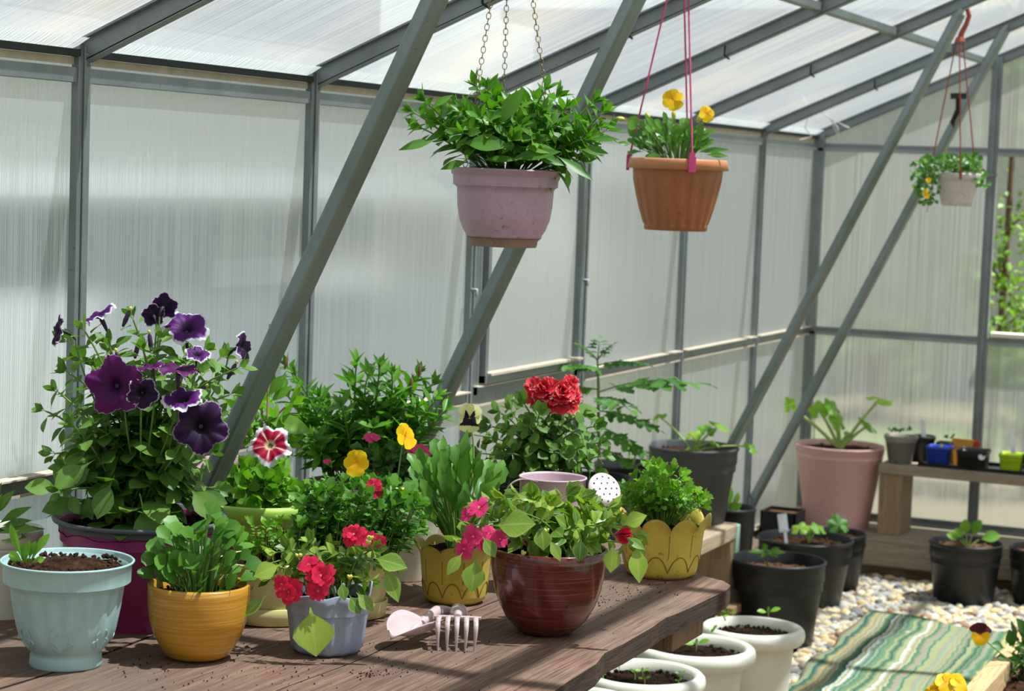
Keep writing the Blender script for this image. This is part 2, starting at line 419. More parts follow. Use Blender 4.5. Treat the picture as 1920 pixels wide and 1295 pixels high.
# ribbed glazes
def glaze(name, c1, c2, c3, rough, s=60, bstr=0.25, coat=0.3):
    t = NT(name); v = t.coord('Object', (2.5, 2.5, s)); n = t.noise(v, 2.2, 6, 0.7); n2 = t.noise(t.coord('Object', (3, 3, s * 3)), 3, 3)
    c = t.mix(t.ramp(n, [(0.36, 0.0), (0.64, 1.0)]), c1, c2)
    c = t.mix(t.ramp(n2, [(0.56, 0.0), (0.68, 0.7)]), c, c3)
    return t.done(t.bsdf(c, rough, 0.5, bump=n2, bstr=bstr, bdist=0.002, coat=coat))
M['yellowglaze'] = glaze('yellow_brushed_ceramic', srgb(178, 122, 26), srgb(204, 152, 50), srgb(214, 174, 92), 0.32)
M['redglaze'] = glaze('oxblood_brushed_ceramic', srgb(78, 22, 22), srgb(108, 40, 34), srgb(140, 84, 74), 0.2, 50, 0.12, 0.6)
t = NT('dimpled_pink_plastic'); vv_ = t.n('ShaderNodeTexVoronoi'); vv_.inputs['Scale'].default_value = 110
t.l(t.coord('Object'), vv_.inputs['Vector'])
M['pinkpot'] = t.done(t.bsdf(srgb(226, 176, 172), 0.45, 0.4, bump=vv_.outputs['Distance'], bstr=0.6, bdist=0.003))
t = NT('clear_cup_plastic')
pb = t.n('ShaderNodeBsdfPrincipled'); pb.inputs['Base Color'].default_value = (*srgb(150, 146, 136), 1); pb.inputs['Roughness'].default_value = 0.3
tpn = t.n('ShaderNodeBsdfTransparent'); mxs = t.n('ShaderNodeMixShader'); mxs.inputs[0].default_value = 0.35
t.l(pb.outputs[0], mxs.inputs[1]); t.l(tpn.outputs[0], mxs.inputs[2]); M['cup'] = t.done(mxs.outputs[0])
# foliage
M['lf_pet'] = leafmat('petunia_leaf', srgb(66, 104, 40), srgb(108, 150, 64), 0.3, 0.25, 0.5)
M['lf_hang'] = leafmat('hanging_petunia_leaf', srgb(62, 112, 34), srgb(98, 152, 46), 0.38, 0.2, 0.42)
M['lf_bright'] = leafmat('bright_leaf', srgb(80, 132, 40), srgb(128, 176, 62), 0.4, 0.25, 0.45)
M['lf_pansy'] = leafmat('pansy_leaf', srgb(62, 112, 42), srgb(96, 146, 56), 0.32, 0.2, 0.4)
M['lf_dark'] = leafmat('dark_pansy_leaf', srgb(44, 86, 34), srgb(76, 124, 48), 0.3, 0.2, 0.42)
M['lf_imp'] = leafmat('impatiens_leaf', srgb(56, 104, 34), srgb(150, 178, 70), 0.32, 0.45, 0.35, edge=srgb(150, 170, 84), veincol=srgb(190, 204, 120))
M['lf_tom'] = leafmat('tomato_leaf', srgb(54, 104, 42), srgb(84, 138, 58), 0.35, 0.2, 0.5)
M['lf_squash'] = leafmat('squash_leaf', srgb(96, 150, 40), srgb(150, 186, 72), 0.45, 0.3, 0.5)
M['lf_tree'] = leafmat('garden_tree_leaf', srgb(60, 98, 32), srgb(112, 150, 60), 0.35, 0.1, 0.5)
M['lf_hedge'] = leafmat('hedge_leaf', srgb(56, 84, 44), srgb(96, 124, 70), 0.25, 0.1, 0.6)
M['stem'] = flat('green_stem', srgb(104, 140, 62), 0.5)
M['stem_pale'] = flat('pale_stem', srgb(168, 196, 104), 0.5)
M['stem_red'] = flat('reddish_stem', srgb(120, 84, 54), 0.5)
M['bark'] = flat('brown_bark', srgb(96, 78, 60), 0.9)
dk = srgb(26, 8, 44); pu = srgb(94, 18, 112); wt = srgb(240, 236, 244)
M['petunia'] = petalmat('purple_petunia_petal', [(0.0, srgb(14, 4, 22)), (0.22, srgb(50, 8, 66)), (0.5, pu), (0.83, srgb(100, 20, 126)), (0.9, wt), (1.0, wt)], 0.3)
M['petunia_dark'] = petalmat('dark_petunia_petal', [(0.0, srgb(10, 3, 16)), (0.4, srgb(34, 6, 46)), (0.9, srgb(60, 12, 78)), (0.97, wt), (1.0, wt)], 0.18)
M['petunia_plum'] = petalmat('plum_petunia_petal', [(0.0, srgb(40, 6, 44)), (0.3, srgb(84, 12, 84)), (0.97, srgb(112, 22, 108)), (1.0, srgb(210, 190, 214))], 0.35, noise_edge=0.03)
M['petunia_deep'] = petalmat('deep_purple_petunia_petal', [(0.0, srgb(12, 3, 18)), (0.4, srgb(38, 8, 50)), (0.95, srgb(62, 14, 78)), (1.0, srgb(200, 180, 210))], 0.2, noise_edge=0.03)
M['petunia_rw'] = petalmat('red_white_petunia_petal', [(0.0, srgb(50, 10, 14)), (0.14, srgb(226, 206, 150)), (0.3, srgb(176, 14, 60)), (0.74, srgb(190, 16, 64)), (0.84, wt), (1.0, wt)], 0.3, star=srgb(238, 226, 214))
M['tubepurple'] = flat('purple_flower_tube', srgb(62, 40, 66), 0.6)
M['yellowpetal'] = petalmat('yellow_pansy_petal', [(0.0, srgb(226, 140, 0)), (0.2, srgb(244, 196, 8)), (1.0, srgb(250, 214, 20))], 0.3)
M['creampansy'] = petalmat('cream_pansy_petal', [(0.0, srgb(230, 190, 30)), (0.06, srgb(22, 6, 26)), (0.52, srgb(34, 10, 40)), (0.58, srgb(232, 228, 150)), (1.0, srgb(238, 236, 178))], 0.25, noise_edge=0.05)
M['creamplain'] = petalmat('cream_plain_petal', [(0.0, srgb(226, 224, 140)), (1.0, srgb(238, 236, 178))], 0.25)
M['maroonpansy'] = petalmat('maroon_pansy_petal', [(0.0, srgb(90, 50, 10)), (0.3, srgb(66, 12, 14)), (1.0, srgb(84, 14, 18))], 0.2)
M['imp_red'] = petalmat('coral_red_petal', [(0.0, srgb(240, 200, 200)), (0.12, srgb(214, 24, 70)), (1.0, srgb(234, 50, 88))], 0.3)
M['imp_pink'] = petalmat('hot_pink_petal', [(0.0, srgb(250, 220, 230)), (0.1, srgb(232, 44, 118)), (1.0, srgb(240, 80, 140))], 0.35)
M['imp_redwhite'] = petalmat('red_bud_petal', [(0.0, srgb(235, 200, 205)), (0.4, srgb(222, 50, 80)), (1.0, srgb(214, 36, 66))], 0.25)
M['double'] = petalmat('double_red_petal', [(0.0, srgb(150, 16, 40)), (0.45, srgb(212, 34, 56)), (0.9, srgb(236, 62, 70)), (0.98, srgb(246, 196, 190)), (1.0, srgb(246, 214, 206))], 0.3, noise_edge=0.03)
M['bud'] = flat('yellow_green_bud', srgb(206, 206, 96), 0.5)

# ================================================================== THE GREENHOUSE
XL, XR, YF, YB = -2.16, 0.96, -0.62, 7.826
POSTS = [YF, 0.62, 1.43, 2.23, 3.052, 3.876, 4.70, 5.451, 6.307, 7.116, YB]
Z_EAVE, Z_MID, Z_LOW, Z_TOP = 1.590, 0.893, 0.194, 1.638
SL = 0.442
XRIDGE = (XL + XR) / 2
def roofz(x): return Z_TOP + SL * ((x - XL) if x <= XRIDGE else (XR - x))
def sheet(mb, A, B, C_, D, u0=0.0, th=0.008, n=1):
    """A-B along the flutes' across direction (u), A-D along the flutes (v)"""
    A, B, C_, D = [np.asarray(q, float) for q in (A, B, C_, D)]
    wu = np.linalg.norm(B - A); hv = np.linalg.norm(D - A)
    mb.add([A, B, C_, D], [(0, 1, 2, 3)], [(u0, 0), (u0 + wu, 0), (u0 + wu, hv), (u0, hv)])

def side_wall(name, X, sgn, det=True):
    root = empty(name, (X, 0, 0), kind='structure')
    for i in range(len(POSTS) - 1):
        y0, y1 = POSTS[i], POSTS[i + 1]
        lowz = 0.02
        for (z0, z1) in ((lowz, Z_MID), (Z_MID, Z_TOP - 0.004)):
            if det and i == 6 and z0 == Z_MID: continue
            m = MB(); sheet(m, (X, y0, z0), (X, y1, z0), (X, y1, z1), (X, y0, z1), u0=y0)
            m.build('panel', M['wall_poly'], root, smooth=False)
        for (z, h) in ((Z_EAVE, 0.026), (Z_MID, 0.026), (Z_LOW, 0.03)):
            if z == Z_MID and det and i == 6: h = 0.045
            m = MB(); bxx(m, *sorted((X + sgn * 0.002, X + sgn * 0.014)), y0 + 0.018, y1 - 0.018, z - h / 2, z + h / 2)
            m.build('rail', M['steel'], root, smooth=False, bevel=0.001)
            if z != Z_EAVE:
                m = MB(); bxx(m, *sorted((X + sgn * 0.002, X + sgn * 0.03)), y0 + 0.02, y1 - 0.02, z + h / 2, z + h / 2 + 0.003)
                bxx(m, *sorted((X + sgn * 0.002, X + sgn * 0.02)), y0 + 0.02, y1 - 0.02, z - h / 2 - 0.005, z - h / 2)
                m.build('rail_lip', M['cream_strip'], root, smooth=False)
        # dark of the gap put in as a near-black strip, cream strip below it
        m = MB(); bxx(m, *sorted((X + sgn * 0.001, X + sgn * 0.02)), y0 + 0.018, y1 - 0.018, Z_TOP - 0.016, Z_TOP - 0.004)
        m.build('eave_gap_strip', M['near_black'], root, smooth=False)
        m = MB(); bxx(m, *sorted((X + sgn * 0.001, X + sgn * 0.006)), y0 + 0.018, y1 - 0.018, Z_TOP - 0.030, Z_TOP - 0.017)
        m.build('eave_trim', M['cream_strip'], root, smooth=False)
    for i, y in enumerate(POSTS):
        m = MB(); wd = 0.018 if 0 < i < len(POSTS) - 1 else 0.026
        bxx(m, *sorted((X + sgn * 0.001, X + sgn * 0.017)), y - wd, y + wd, 0.0, Z_TOP + 0.004)
        if det and i in (6, 7):
            bxx(m, *sorted((X + sgn * 0.001, X + sgn * 0.014)), y + (0.026 if i == 6 else -0.052), y + (0.052 if i == 6 else -0.026), Z_MID, Z_EAVE)
        # rolled lip down the middle of each post
        bxx(m, *sorted((X + sgn * 0.017, X + sgn * 0.021)), y - wd * 0.3, y + wd * 0.25, 0.0, Z_TOP + 0.002)
        po = m.build('post', M['steel'], root, smooth=False, bevel=0.0015)
        if det and 3 < i < 10:
            m = MB()
            for dz in (0.012, 0.028):
                tube(m, [(X + 0.018, y - 0.004 + dz * 0.3, Z_TOP - dz), (X + 0.026, y - 0.004 + dz * 0.3, Z_TOP - dz)], 0.0035, 8)
            bb = m.build('bolt', M['steel_lit'], po, origin=po['_o'])
    return root
side_wall('wall_left', XL, 1)
side_wall('wall_right', XR, -1, det=False)

# the opening light of the left wall between two posts
win = empty('window_1', (XL + 0.01, POSTS[6], Z_MID), kind='structure')
y0, y1 = POSTS[6] + 0.055, POSTS[7] - 0.055
m = MB(); sheet(m, (XL + 0.012, y0, Z_MID + .03), (XL + 0.012, y1, Z_MID + .03), (XL + 0.012, y1, Z_TOP - 0.02), (XL + 0.012, y0, Z_TOP - 0.02)); m.build('panel', M['wall_poly'], win, smooth=False)
m = MB()
for a in (y0, y1 - 0.018): bxx(m, XL + 0.014, XL + 0.032, a, a + 0.018, Z_MID + .03, Z_EAVE)
bxx(m, XL + 0.014, XL + 0.034, y0, y1, Z_MID + .028, Z_MID + .05)
bxx(m, XL + 0.014, XL + 0.03, y0, y1, Z_EAVE - .02, Z_EAVE)
m.build('sash', M['steel'], win, smooth=False, bevel=0.001)
m = MB(); bxx(m, XL + 0.014, XL + 0.045, y0 + .01, y1 - .01, Z_MID + .05, Z_MID + .056); m.build('sill', M['cream_strip'], win, smooth=False)
for yy in (POSTS[6] - 0.02, POSTS[7] - 0.03):
    m = MB(); tube(m, [(XL + .02, yy, 1.16), (XL + .035, yy, 1.16), (XL + .035, yy, 1.145)], 0.005, 8); m.build('catch', M['steel'], win)

# gable walls
def gable(name, Y, sgn, opening):
    root = empty(name, (0, Y, 0), kind='structure')
    GX = [XL, -1.484, -0.68, 0.10, XR] if opening else [XL, -1.3, 0.1, XR]
    for i in range(len(GX) - 1):
        x0, x1 = GX[i], GX[i + 1]
        m = MB(); sheet(m, (x0, Y, 0.02), (x1, Y, 0.02), (x1, Y, Z_LOW), (x0, Y, Z_LOW), u0=x0); m.build('panel', M['end_poly'], root, smooth=False)
        m = MB(); sheet(m, (x0, Y, Z_LOW), (x1, Y, Z_LOW), (x1, Y, Z_MID), (x0, Y, Z_MID), u0=x0); m.build('panel', M['end_poly'], root, smooth=False)
        if not (opening and i == 1):
            m = MB(); sheet(m, (x0, Y, Z_MID), (x1, Y, Z_MID), (x1, Y, Z_EAVE), (x0, Y, Z_EAVE), u0=x0); m.build('panel', M['end_poly'], root, smooth=False)
        xs = [x0] + ([XRIDGE] if x0 < XRIDGE < x1 else []) + [x1]
        V = [(x0, Y, Z_EAVE)] + [(x1, Y, Z_EAVE)] + [(x, Y, roofz(x)) for x in xs[::-1]]
        m = MB(); m.add(V, [tuple(range(len(V)))], [(v[0], v[2]) for v in V]); m.build('panel', M['end_poly'], root, smooth=False)
        for (z, h) in ((Z_EAVE, 0.03), (Z_MID, 0.03), (Z_LOW, 0.032)):
            m = MB(); bxx(m, x0 + .018, x1 - .018, *sorted((Y + sgn * .002, Y + sgn * .016)), z - h / 2, z + h / 2); m.build('rail', M['steel'], root, smooth=False, bevel=.0015)
            m = MB(); bxx(m, x0 + .018, x1 - .018, *sorted((Y + sgn * .016, Y + sgn * .024)), z - h / 2, z - h / 2 + .013); m.build('rail_lip', M['steel_lit'], root, smooth=False, bevel=.001)
    for x in GX[1:-1]:
        m = MB(); bxx(m, x - .019, x + .019, *sorted((Y + sgn * .001, Y + sgn * .02)), 0, roofz(x))
        bxx(m, x - .006, x + .006, *sorted((Y + sgn * .02, Y + sgn * .026)), 0, roofz(x)); m.build('post', M['steel'], root, smooth=False, bevel=.0015)
    for x in (XL + .022, XR - .022):
        m = MB(); bxx(m, x - .02, x + .02, *sorted((Y + sgn * .001, Y + sgn * .024)), 0, Z_TOP); m.build('post', M['steel'], root, smooth=False, bevel=.0015)
    return root
gable('wall_back', YB, -1, True)
gable('wall_front', YF, 1, False)
win2 = empty('window_2', (-1.08, YB, Z_MID), kind='structure')
m = MB(); bxx(m, -1.455, -0.70, YB - .03, YB + .03, Z_MID + .017, Z_MID + .034); m.build('sill', M['white'], win2, smooth=False, bevel=.002)
# a small latch on the gable post
m = MB(); bxx(m, -1.56, -1.46, YB - .04, YB - .018, 1.50, 1.512); m.build('catch', M['steel'], win2, smooth=False)
m = MB(); bxx(m, -1.02, -1.0, YB - .03, YB - .01, Z_LOW, Z_MID); m.build('mullion', M['steel'], win2, smooth=False)

# roof
roof = empty('ceiling', (XRIDGE, 0, Z_TOP), kind='structure')
for sx_, X in ((1, XL), (-1, XR)):
    for i in range(len(POSTS) - 1):
        y0, y1 = POSTS[i], POSTS[i + 1]
        m = MB(); zt = roofz(XRIDGE) + .012
        sheet(m, (X, y0, Z_TOP + .012), (X, y1, Z_TOP + .012), (XRIDGE, y1, zt), (XRIDGE, y0, zt), u0=y0)
        m.build('panel', M['roof_poly'], roof, smooth=False)
        # turned-down fluted strip along the eave
        m = MB(); N = 110; ys = np.linspace(y0 + .02, y1 - .02, N)
        P = np.zeros((3, N, 3)); UVs = np.zeros((3, N, 2))
        for k, (dx, dz) in enumerate(((0.004, -.004), (0.016, .001), (0.04, .015))):
            P[k, :, 0] = X + sx_ * dx; P[k, :, 1] = ys; P[k, :, 2] = Z_TOP + dz + 0.0012 * (np.arange(N) % 2)
            UVs[k, :, 0] = ys; UVs[k, :, 1] = dx
        m.grid(P, UVs); m.build('eave_strip', M['edge_poly'], roof, smooth=False)
    for i, y in enumerate(POSTS):
        # channel rafter: web plus lower flange
        L = math.hypot(XRIDGE - X, roofz(XRIDGE) - Z_TOP); d = unit((XRIDGE - X, 0, roofz(XRIDGE) - Z_TOP)); nrm = np.array([-d[2] * sx_, 0, d[0] * sx_])
        nrm = nrm if nrm[2] > 0 else -nrm
        R = np.array([d, [0, 1, 0], np.cross(d, [0, 1, 0])])
        c0 = np.array([X, y, Z_TOP + .004]) + d * L / 2
        m = MB(); box(m, c0 - nrm * .014, (L, .006, .034), R); box(m, c0 - nrm * .031 + np.array([0, .009, 0]), (L, .024, .004), R)
        box(m, c0 + nrm * .002, (L, .034, .004), R)
        m.build('rafter', M['steel'], roof, smooth=False)
    for xp in (X + sx_ * 0.645,):
        for i in range(len(POSTS) - 1):
            m = MB(); z = roofz(xp) - .012
            bxx(m, xp - .014, xp + .014, POSTS[i] + .012, POSTS[i + 1] - .012, z - .006, z + .016)
            m.build('purlin', M['near_black'] if False else M['brace'], roof, smooth=False, bevel=.002)
    # wire clips on the rafters
    for i in range(4, 10):
        xp = X + sx_ * 0.40
        m = MB(); tube(m, [(xp, POSTS[i] - .02, roofz(xp) - .004), (xp, POSTS[i] - .022, roofz(xp) - .03), (xp + .004, POSTS[i] + .006, roofz(xp) - .038)], .003, 6); m.build('clip', M['near_black'], roof)
m = MB(); bxx(m, XRIDGE - .02, XRIDGE + .02, YF, YB, roofz(XRIDGE) - .03, roofz(XRIDGE) + .02); m.build('ridge_beam', M['steel'], roof, smooth=False, bevel=.003)

# slanting braces from the wall posts up to the rafters
BR = [((-2.135, 3.052, .30), (815, 0), (430, 830), 'brace nearest the purple petunias, green reflections painted into its colour'),
      ((-2.135, 3.876, .28), (1190, 0), (790, 830), 'brace running down behind the lilac hanging pot'),
      ((-2.135, 6.307, .26), (1800, 25), (1375, 830), 'brace whose foot stands behind the big black pot on the bench'),
      ((-2.135, 7.116, .26), (1885, 55), (1422, 920), 'brace nearest the back wall, behind the white hanging pot')]
for k, (ft, a, b, lb) in enumerate(BR):
    Y = ft[1]; A = onY(*a, Y); B = onY(*b, Y); d = unit(B - A)
    # run the tube on to the rafter above and to the wall below
    s0 = 0.0
    if k < 2:
        while (A - d * s0)[2] < roofz((A - d * s0)[0]) - .02 and s0 < 1: s0 += .01
    s1 = (-2.137 - A[0]) / d[0]
    P0, P1 = A - d * s0, A + d * s1
    o = empty('roof_brace', P1, 'slanting grey steel ' + lb, 'brace', 'slanting steel braces')
    m = MB(); r_ = .0178 if k < 2 else .016
    n_ = 8; pr = []
    yv = np.array([0, 1.0, 0]); zv = np.cross(d, yv)
    rings = []
    for P in (P0, P1):
        th = (np.arange(24)) * 2 * PI / 24
        kk = (np.abs(np.cos(th)) ** 6 + np.abs(np.sin(th)) ** 6) ** (-1/6)
        rings.append(P + r_ * .92 * kk[:, None] * (np.cos(th + .35)[:, None] * yv + np.sin(th + .35)[:, None] * zv))
    m.grid(np.array(rings), np.zeros((2, 24, 2)), wrap=True)
    m.add(rings[0], [tuple(range(24))]); m.add(rings[1], [tuple(range(24))[::-1]])
    m.build('tube', M['brace'], o)
    m = MB(); box(m, P1 + np.array([.004, 0, .01]), (.008, .05, .05)); m.build('foot_plate', M['steel'], o, smooth=False)
    if k >= 2:
        m = MB(); box(m, P0 + np.array([0, .0, .0]), (.03, .03, .012), np.array([d, yv, zv])); m.build('end_cap', M['steel_lit'], o, smooth=False)

# ground, gravel, sleepers
m = MB(); m.add([(XL - .02, YF, 0), (XR + .02, YF, 0), (XR + .02, YB + .02, 0), (XL - .02, YB + .02, 0)], [(0, 1, 2, 3)])
floor = tag(m.build('floor', M['soil_pale'], smooth=False), kind='structure')
gt = NT('pale_gravel'); gg = gt.n('ShaderNodeNewGeometry')
gc = gt.ramp(gg.outputs['Random Per Island'], [(0.0, srgb(120, 118, 112)), (0.15, srgb(170, 168, 164)), (0.32, srgb(206, 190, 156)), (0.52, srgb(222, 196, 142)), (0.7, srgb(196, 190, 178)), (0.84, srgb(232, 222, 198)), (0.94, srgb(158, 120, 86))], 'CONSTANT')
gn = gt.noise(gt.coord('Object'), 90, 3); gc = gt.mix(gt.math('MULTIPLY', gn, .3), gc, (.3, .28, .24))
M['gravel'] = gt.done(gt.bsdf(gc, .8, .3))
bmv = []
ico = [(0, 0, 1), (.894, 0, .447), (.276, .851, .447), (-.724, .526, .447), (-.724, -.526, .447), (.276, -.851, .447), (.724, .526, -.447), (-.276, .851, -.447), (-.894, 0, -.447), (-.276, -.851, -.447), (.724, -.526, -.447), (0, 0, -1)]
icf = [(0, 1, 2), (0, 2, 3), (0, 3, 4), (0, 4, 5), (0, 5, 1), (1, 6, 2), (2, 7, 3), (3, 8, 4), (4, 9, 5), (5, 10, 1), (6, 7, 2), (7, 8, 3), (8, 9, 4), (9, 10, 5), (10, 6, 1), (11, 7, 6), (11, 8, 7), (11, 9, 8), (11, 10, 9), (11, 6, 10)]
def pebbles(mb, x0, x1, y0, y1, n, s0=.012, s1=.024, base=0.0):
    I = np.array(ico)
    for _ in range(n):
        s = U(s0, s1); a = U(0, PI * 2); sc3 = np.array([s * U(.8, 1.5), s * U(.7, 1.1), s * U(.45, .8)])
        ca, sa = math.cos(a), math.sin(a)
        v = I * sc3 * (1 + RNG.normal(0, .1, (12, 1)))
        tl = U(-.5, .5); v = v @ np.array([[1, 0, 0], [0, math.cos(tl), math.sin(tl)], [0, -math.sin(tl), math.cos(tl)]])
        v = v @ np.array([[ca, sa, 0], [-sa, ca, 0], [0, 0, 1]])
        gx, gy = U(x0, x1), U(y0, y1)
        if any((gx - ax_) ** 2 + (gy - ay_) ** 2 < (ar_ * .8) ** 2 for ax_, ay_, ar_ in AV): continue
        if gx < -1.86 and (6.04 < gy < 6.2): continue
        if gx > -.95 and gy < 5.64: continue
        mb.add(v + (gx, gy, base + s * .25 + U(0, .012)), icf)
sl = MB(); bxx(sl, -2.14, 0.94, 7.56, 7.80, .055, .175)
o = empty('sleeper_edging', (-1, 7.6, 0), 'weathered grey and brown timber sleeper along the foot of the back wall', 'timber')
sl.build('plank', M['oldwood'], o, smooth=False, bevel=.006)
sl = MB(); bxx(sl, -2.14, 0.94, 7.575, 7.80, 0, .053); sl.build('base_board', M['sleeper'], o, smooth=False, bevel=.004)
o = empty('wall_sleeper', (-2.1, 5, 0), 'narrow brown timber along the foot of the left wall', 'timber')
sl = MB(); bxx(sl, -2.14, -2.085, 4.3, 7.55, 0, .175); sl.build('plank', M['sleeper'], o, smooth=False, bevel=.004)

# rug
TLr, TRr, BLr = onZ(1630, 1146, .035), onZ(1893, 1197, .035), onZ(1490, 1276, .035)
eu = TRr - TLr; ev = unit(BLr - TLr)
rt = NT('woven_rag_stripes'); ruv = rt.n('ShaderNodeTexCoord'); rs = rt.n('ShaderNodeSeparateXYZ'); rt.l(ruv.outputs['UV'], rs.inputs[0])
wob = rt.noise(rt.coord('UV', (2.0, 10, 1)), 1.4, 3); wob2 = rt.noise(rt.coord('UV', (30, 40, 1)), 2, 2)
ux = rt.math('ADD', rs.outputs[0], rt.math('MULTIPLY', rt.math('SUBTRACT', wob, .5), .085)); ux = rt.math('ADD', ux, rt.math('MULTIPLY', rt.math('SUBTRACT', wob2, .5), .012))
wn = rt.n('ShaderNodeTexWhiteNoise'); wn.noise_dimensions = '1D'; rt.l(rt.math('FLOOR', rt.math('MULTIPLY', ux, 64)), wn.inputs['W'])
rc = rt.ramp(wn.outputs['Value'], [(0.0, srgb(70, 112, 84)), (.14, srgb(150, 156, 110)), (.28, srgb(96, 128, 92)), (.42, srgb(214, 222, 214)), (.5, srgb(150, 138, 118)), (.62, srgb(170, 172, 128)), (.74, srgb(44, 84, 66)), (.82, srgb(128, 150, 126)), (.92, srgb(178, 168, 96))], 'CONSTANT')
rc = rt.mix(rt.math('MULTIPLY', rt.noise(rt.coord('UV', (90, 140, 1)), 2, 2), .4), rc, srgb(110, 116, 100))
M['rug'] = rt.done(rt.bsdf(rc, .9, .1, bump=rt.math('FRACT', rt.math('MULTIPLY', ux, 40)), bstr=.3, bdist=.004))
m = MB(); nu, nv = 40, 70; Lr = 1.36
P = np.zeros((nv, nu, 3)); UVr = np.zeros((nv, nu, 2))
for i in range(nv):
    for j in range(nu):
        a, b = j / (nu - 1), i / (nv - 1)
        wobz = .004 * math.sin(a * 9 + b * 14) + .005 * math.sin(b * 23 + a * 3)
        edge = .012 * math.sin(b * 17) * (1 if j in (0, nu - 1) else .0)
        P[i, j] = TLr + eu * a + ev * (b * Lr + .02 * math.sin(a * 11)) + RH * edge + UP * (wobz + .008)
        UVr[i, j] = (a, b)
m.grid(P[::-1], UVr[::-1])
rug = m.build('rug', M['rug'], origin=TLr)
sm = rug.modifiers.new('thick', 'SOLIDIFY'); sm.thickness = .012
tag(rug, 'striped green, beige and white woven rag rug lying on the gravel', 'rug')

# ------------------------------------------------------------------ main table
ZT = 0.70
tab = empty('potting_table', (-1.6, 3.0, 0), 'dark weathered plank table under the rows of potted flowers', 'table')
def slab(mb, poly, z0, z1):
    n = len(poly); V = [(p[0], p[1], z1) for p in poly] + [(p[0], p[1], z0) for p in poly]
    mb.add(V[:n], [tuple(range(n))], [(p[0], p[1]) for p in poly], 0)
    mb.add(V[n:], [tuple(range(n))[::-1]], [(p[0], p[1]) for p in poly], 1)
    for i in range(n):
        j = (i + 1) % n
        mb.add([V[i], V[i + n], V[j + n], V[j]], [(0, 1, 2, 3)], None, 1)
def wob_edge(x, y0, y1, n, amp, seed):
    r = random.Random(seed); return [(x + (r.random() - .5) * amp + .006 * math.sin(i * .9 + seed), y0 + (y1 - y0) * i / (n - 1)) for i in range(n)]
right = [(-1.085, 1.75), (-1.092, 2.0), (-1.098, 2.3), (-1.105, 2.55), (-1.112, 2.72), (-1.122, 2.80), (-1.126, 2.86), (-1.130, 2.98), (-1.138, 3.02), (-1.146, 3.06), (-1.144, 3.14), (-1.146, 3.28), (-1.150, 3.33), (-1.152, 3.37), (-1.146, 3.42), (-1.142, 3.5), (-1.14, 3.58), (-1.137, 3.66), (-1.145, 3.71), (-1.17, 3.745), (-1.21, 3.765), (-1.25, 3.80), (-1.31, 3.87), (-1.38, 3.96)]
seam1 = wob_edge(-1.46, 1.75, 4.02, 30, .003, 2); seam2 = wob_edge(-1.80, 1.75, 4.02, 30, .003, 5)
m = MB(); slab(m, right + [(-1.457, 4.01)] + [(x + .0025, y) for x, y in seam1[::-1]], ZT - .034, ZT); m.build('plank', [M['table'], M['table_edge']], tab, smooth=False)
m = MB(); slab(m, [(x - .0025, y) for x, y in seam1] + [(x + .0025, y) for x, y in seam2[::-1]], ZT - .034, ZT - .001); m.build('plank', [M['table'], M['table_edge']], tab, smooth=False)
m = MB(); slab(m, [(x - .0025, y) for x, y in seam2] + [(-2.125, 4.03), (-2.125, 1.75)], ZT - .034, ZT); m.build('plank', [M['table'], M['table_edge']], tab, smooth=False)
for yb in (3.535, 2.0):
    m = MB(); bxx(m, -2.12, -1.165, yb - .085, yb + .085, ZT - .078, ZT - .0345); m.build('crossbar', M['beam'], tab, smooth=False, bevel=.003)
    for xl in (-2.08, -1.62):
        m = MB(); bxx(m, xl - .035, xl + .035, yb - .04, yb + .04, 0, ZT - .079); m.build('leg', M['beam'], tab, smooth=False, bevel=.003)

# crumbs of soil on the table
m = MB()
for (px, py, sp, n) in ((690, 1265, 30, 46), (720, 1262, 45, 30), (1000, 1140, 120, 60), (1100, 1130, 60, 90), (640, 1230, 400, 120), (1180, 1110, 90, 60), (480, 1265, 200, 50), (300, 1250, 150, 30)):
    for _ in range(n):
        x = random.gauss(px, sp / 2); y = random.gauss(py, sp / 9)
        P = onZ(x, y, ZT)
        if P[0] > -1.17 or P[1] > 3.7 or P[1] < 1.8: continue
        s = U(.0004, .0015); m.add(np.array(ico) * s * (1 + RNG.normal(0, .2, (12, 1))) + P + (0, 0, s * .6), icf)
tag(m.build('soil_crumbs', M['soil_dark'], origin=(-1.5, 3, ZT)), 'loose dark soil crumbs scattered over the table top', 'soil', kind='stuff')

# ------------------------------------------------------------------ low bench along the left wall
bn = empty('low_bench', (-2.0, 6.0, 0), 'low pale wooden bench under the black pots, end painted mint', 'bench')
m = MB(); bxx(m, -2.08, -1.90, 4.25, 6.22, .345, .39); m.build('top_board', M['benchwood'], bn, smooth=False, bevel=.004)
m = MB(); bxx(m, -1.925, -1.897, 6.19, 6.224, .30, .388); m.build('painted_end', M['mint'], bn, smooth=False, bevel=.003)
for y in (6.17, 4.4):
    m = MB(); bxx(m, -2.06, -1.905, y - .02, y + .02, 0, .344); m.build('leg', M['legwood'], bn, smooth=False, bevel=.003)
m = MB(); bxx(m, -2.075, -1.86, 6.06, 6.148, .13, .155); m.build('stretcher', M['beam'], bn, smooth=False, bevel=.003)

# bench along the back wall
bb = empty('back_bench', (-1.0, 7.7, 0), 'weathered wooden shelf bench along the back wall holding small pots', 'bench')
m = MB(); bxx(m, -1.79, .5, 7.56, 7.78, .40, .436); m.build('top_board', M['oldwood'], bb, smooth=False, bevel=.004)
m = MB(); bxx(m, -1.785, -1.70, 7.565, 7.75, .176, .399); m.build('leg', M['legwood'], bb, smooth=False, bevel=.003)
m = MB(); bxx(m, 0.2, .27, 7.58, 7.7, .176, .399); m.build('leg', M['legwood'], bb, smooth=False, bevel=.003)

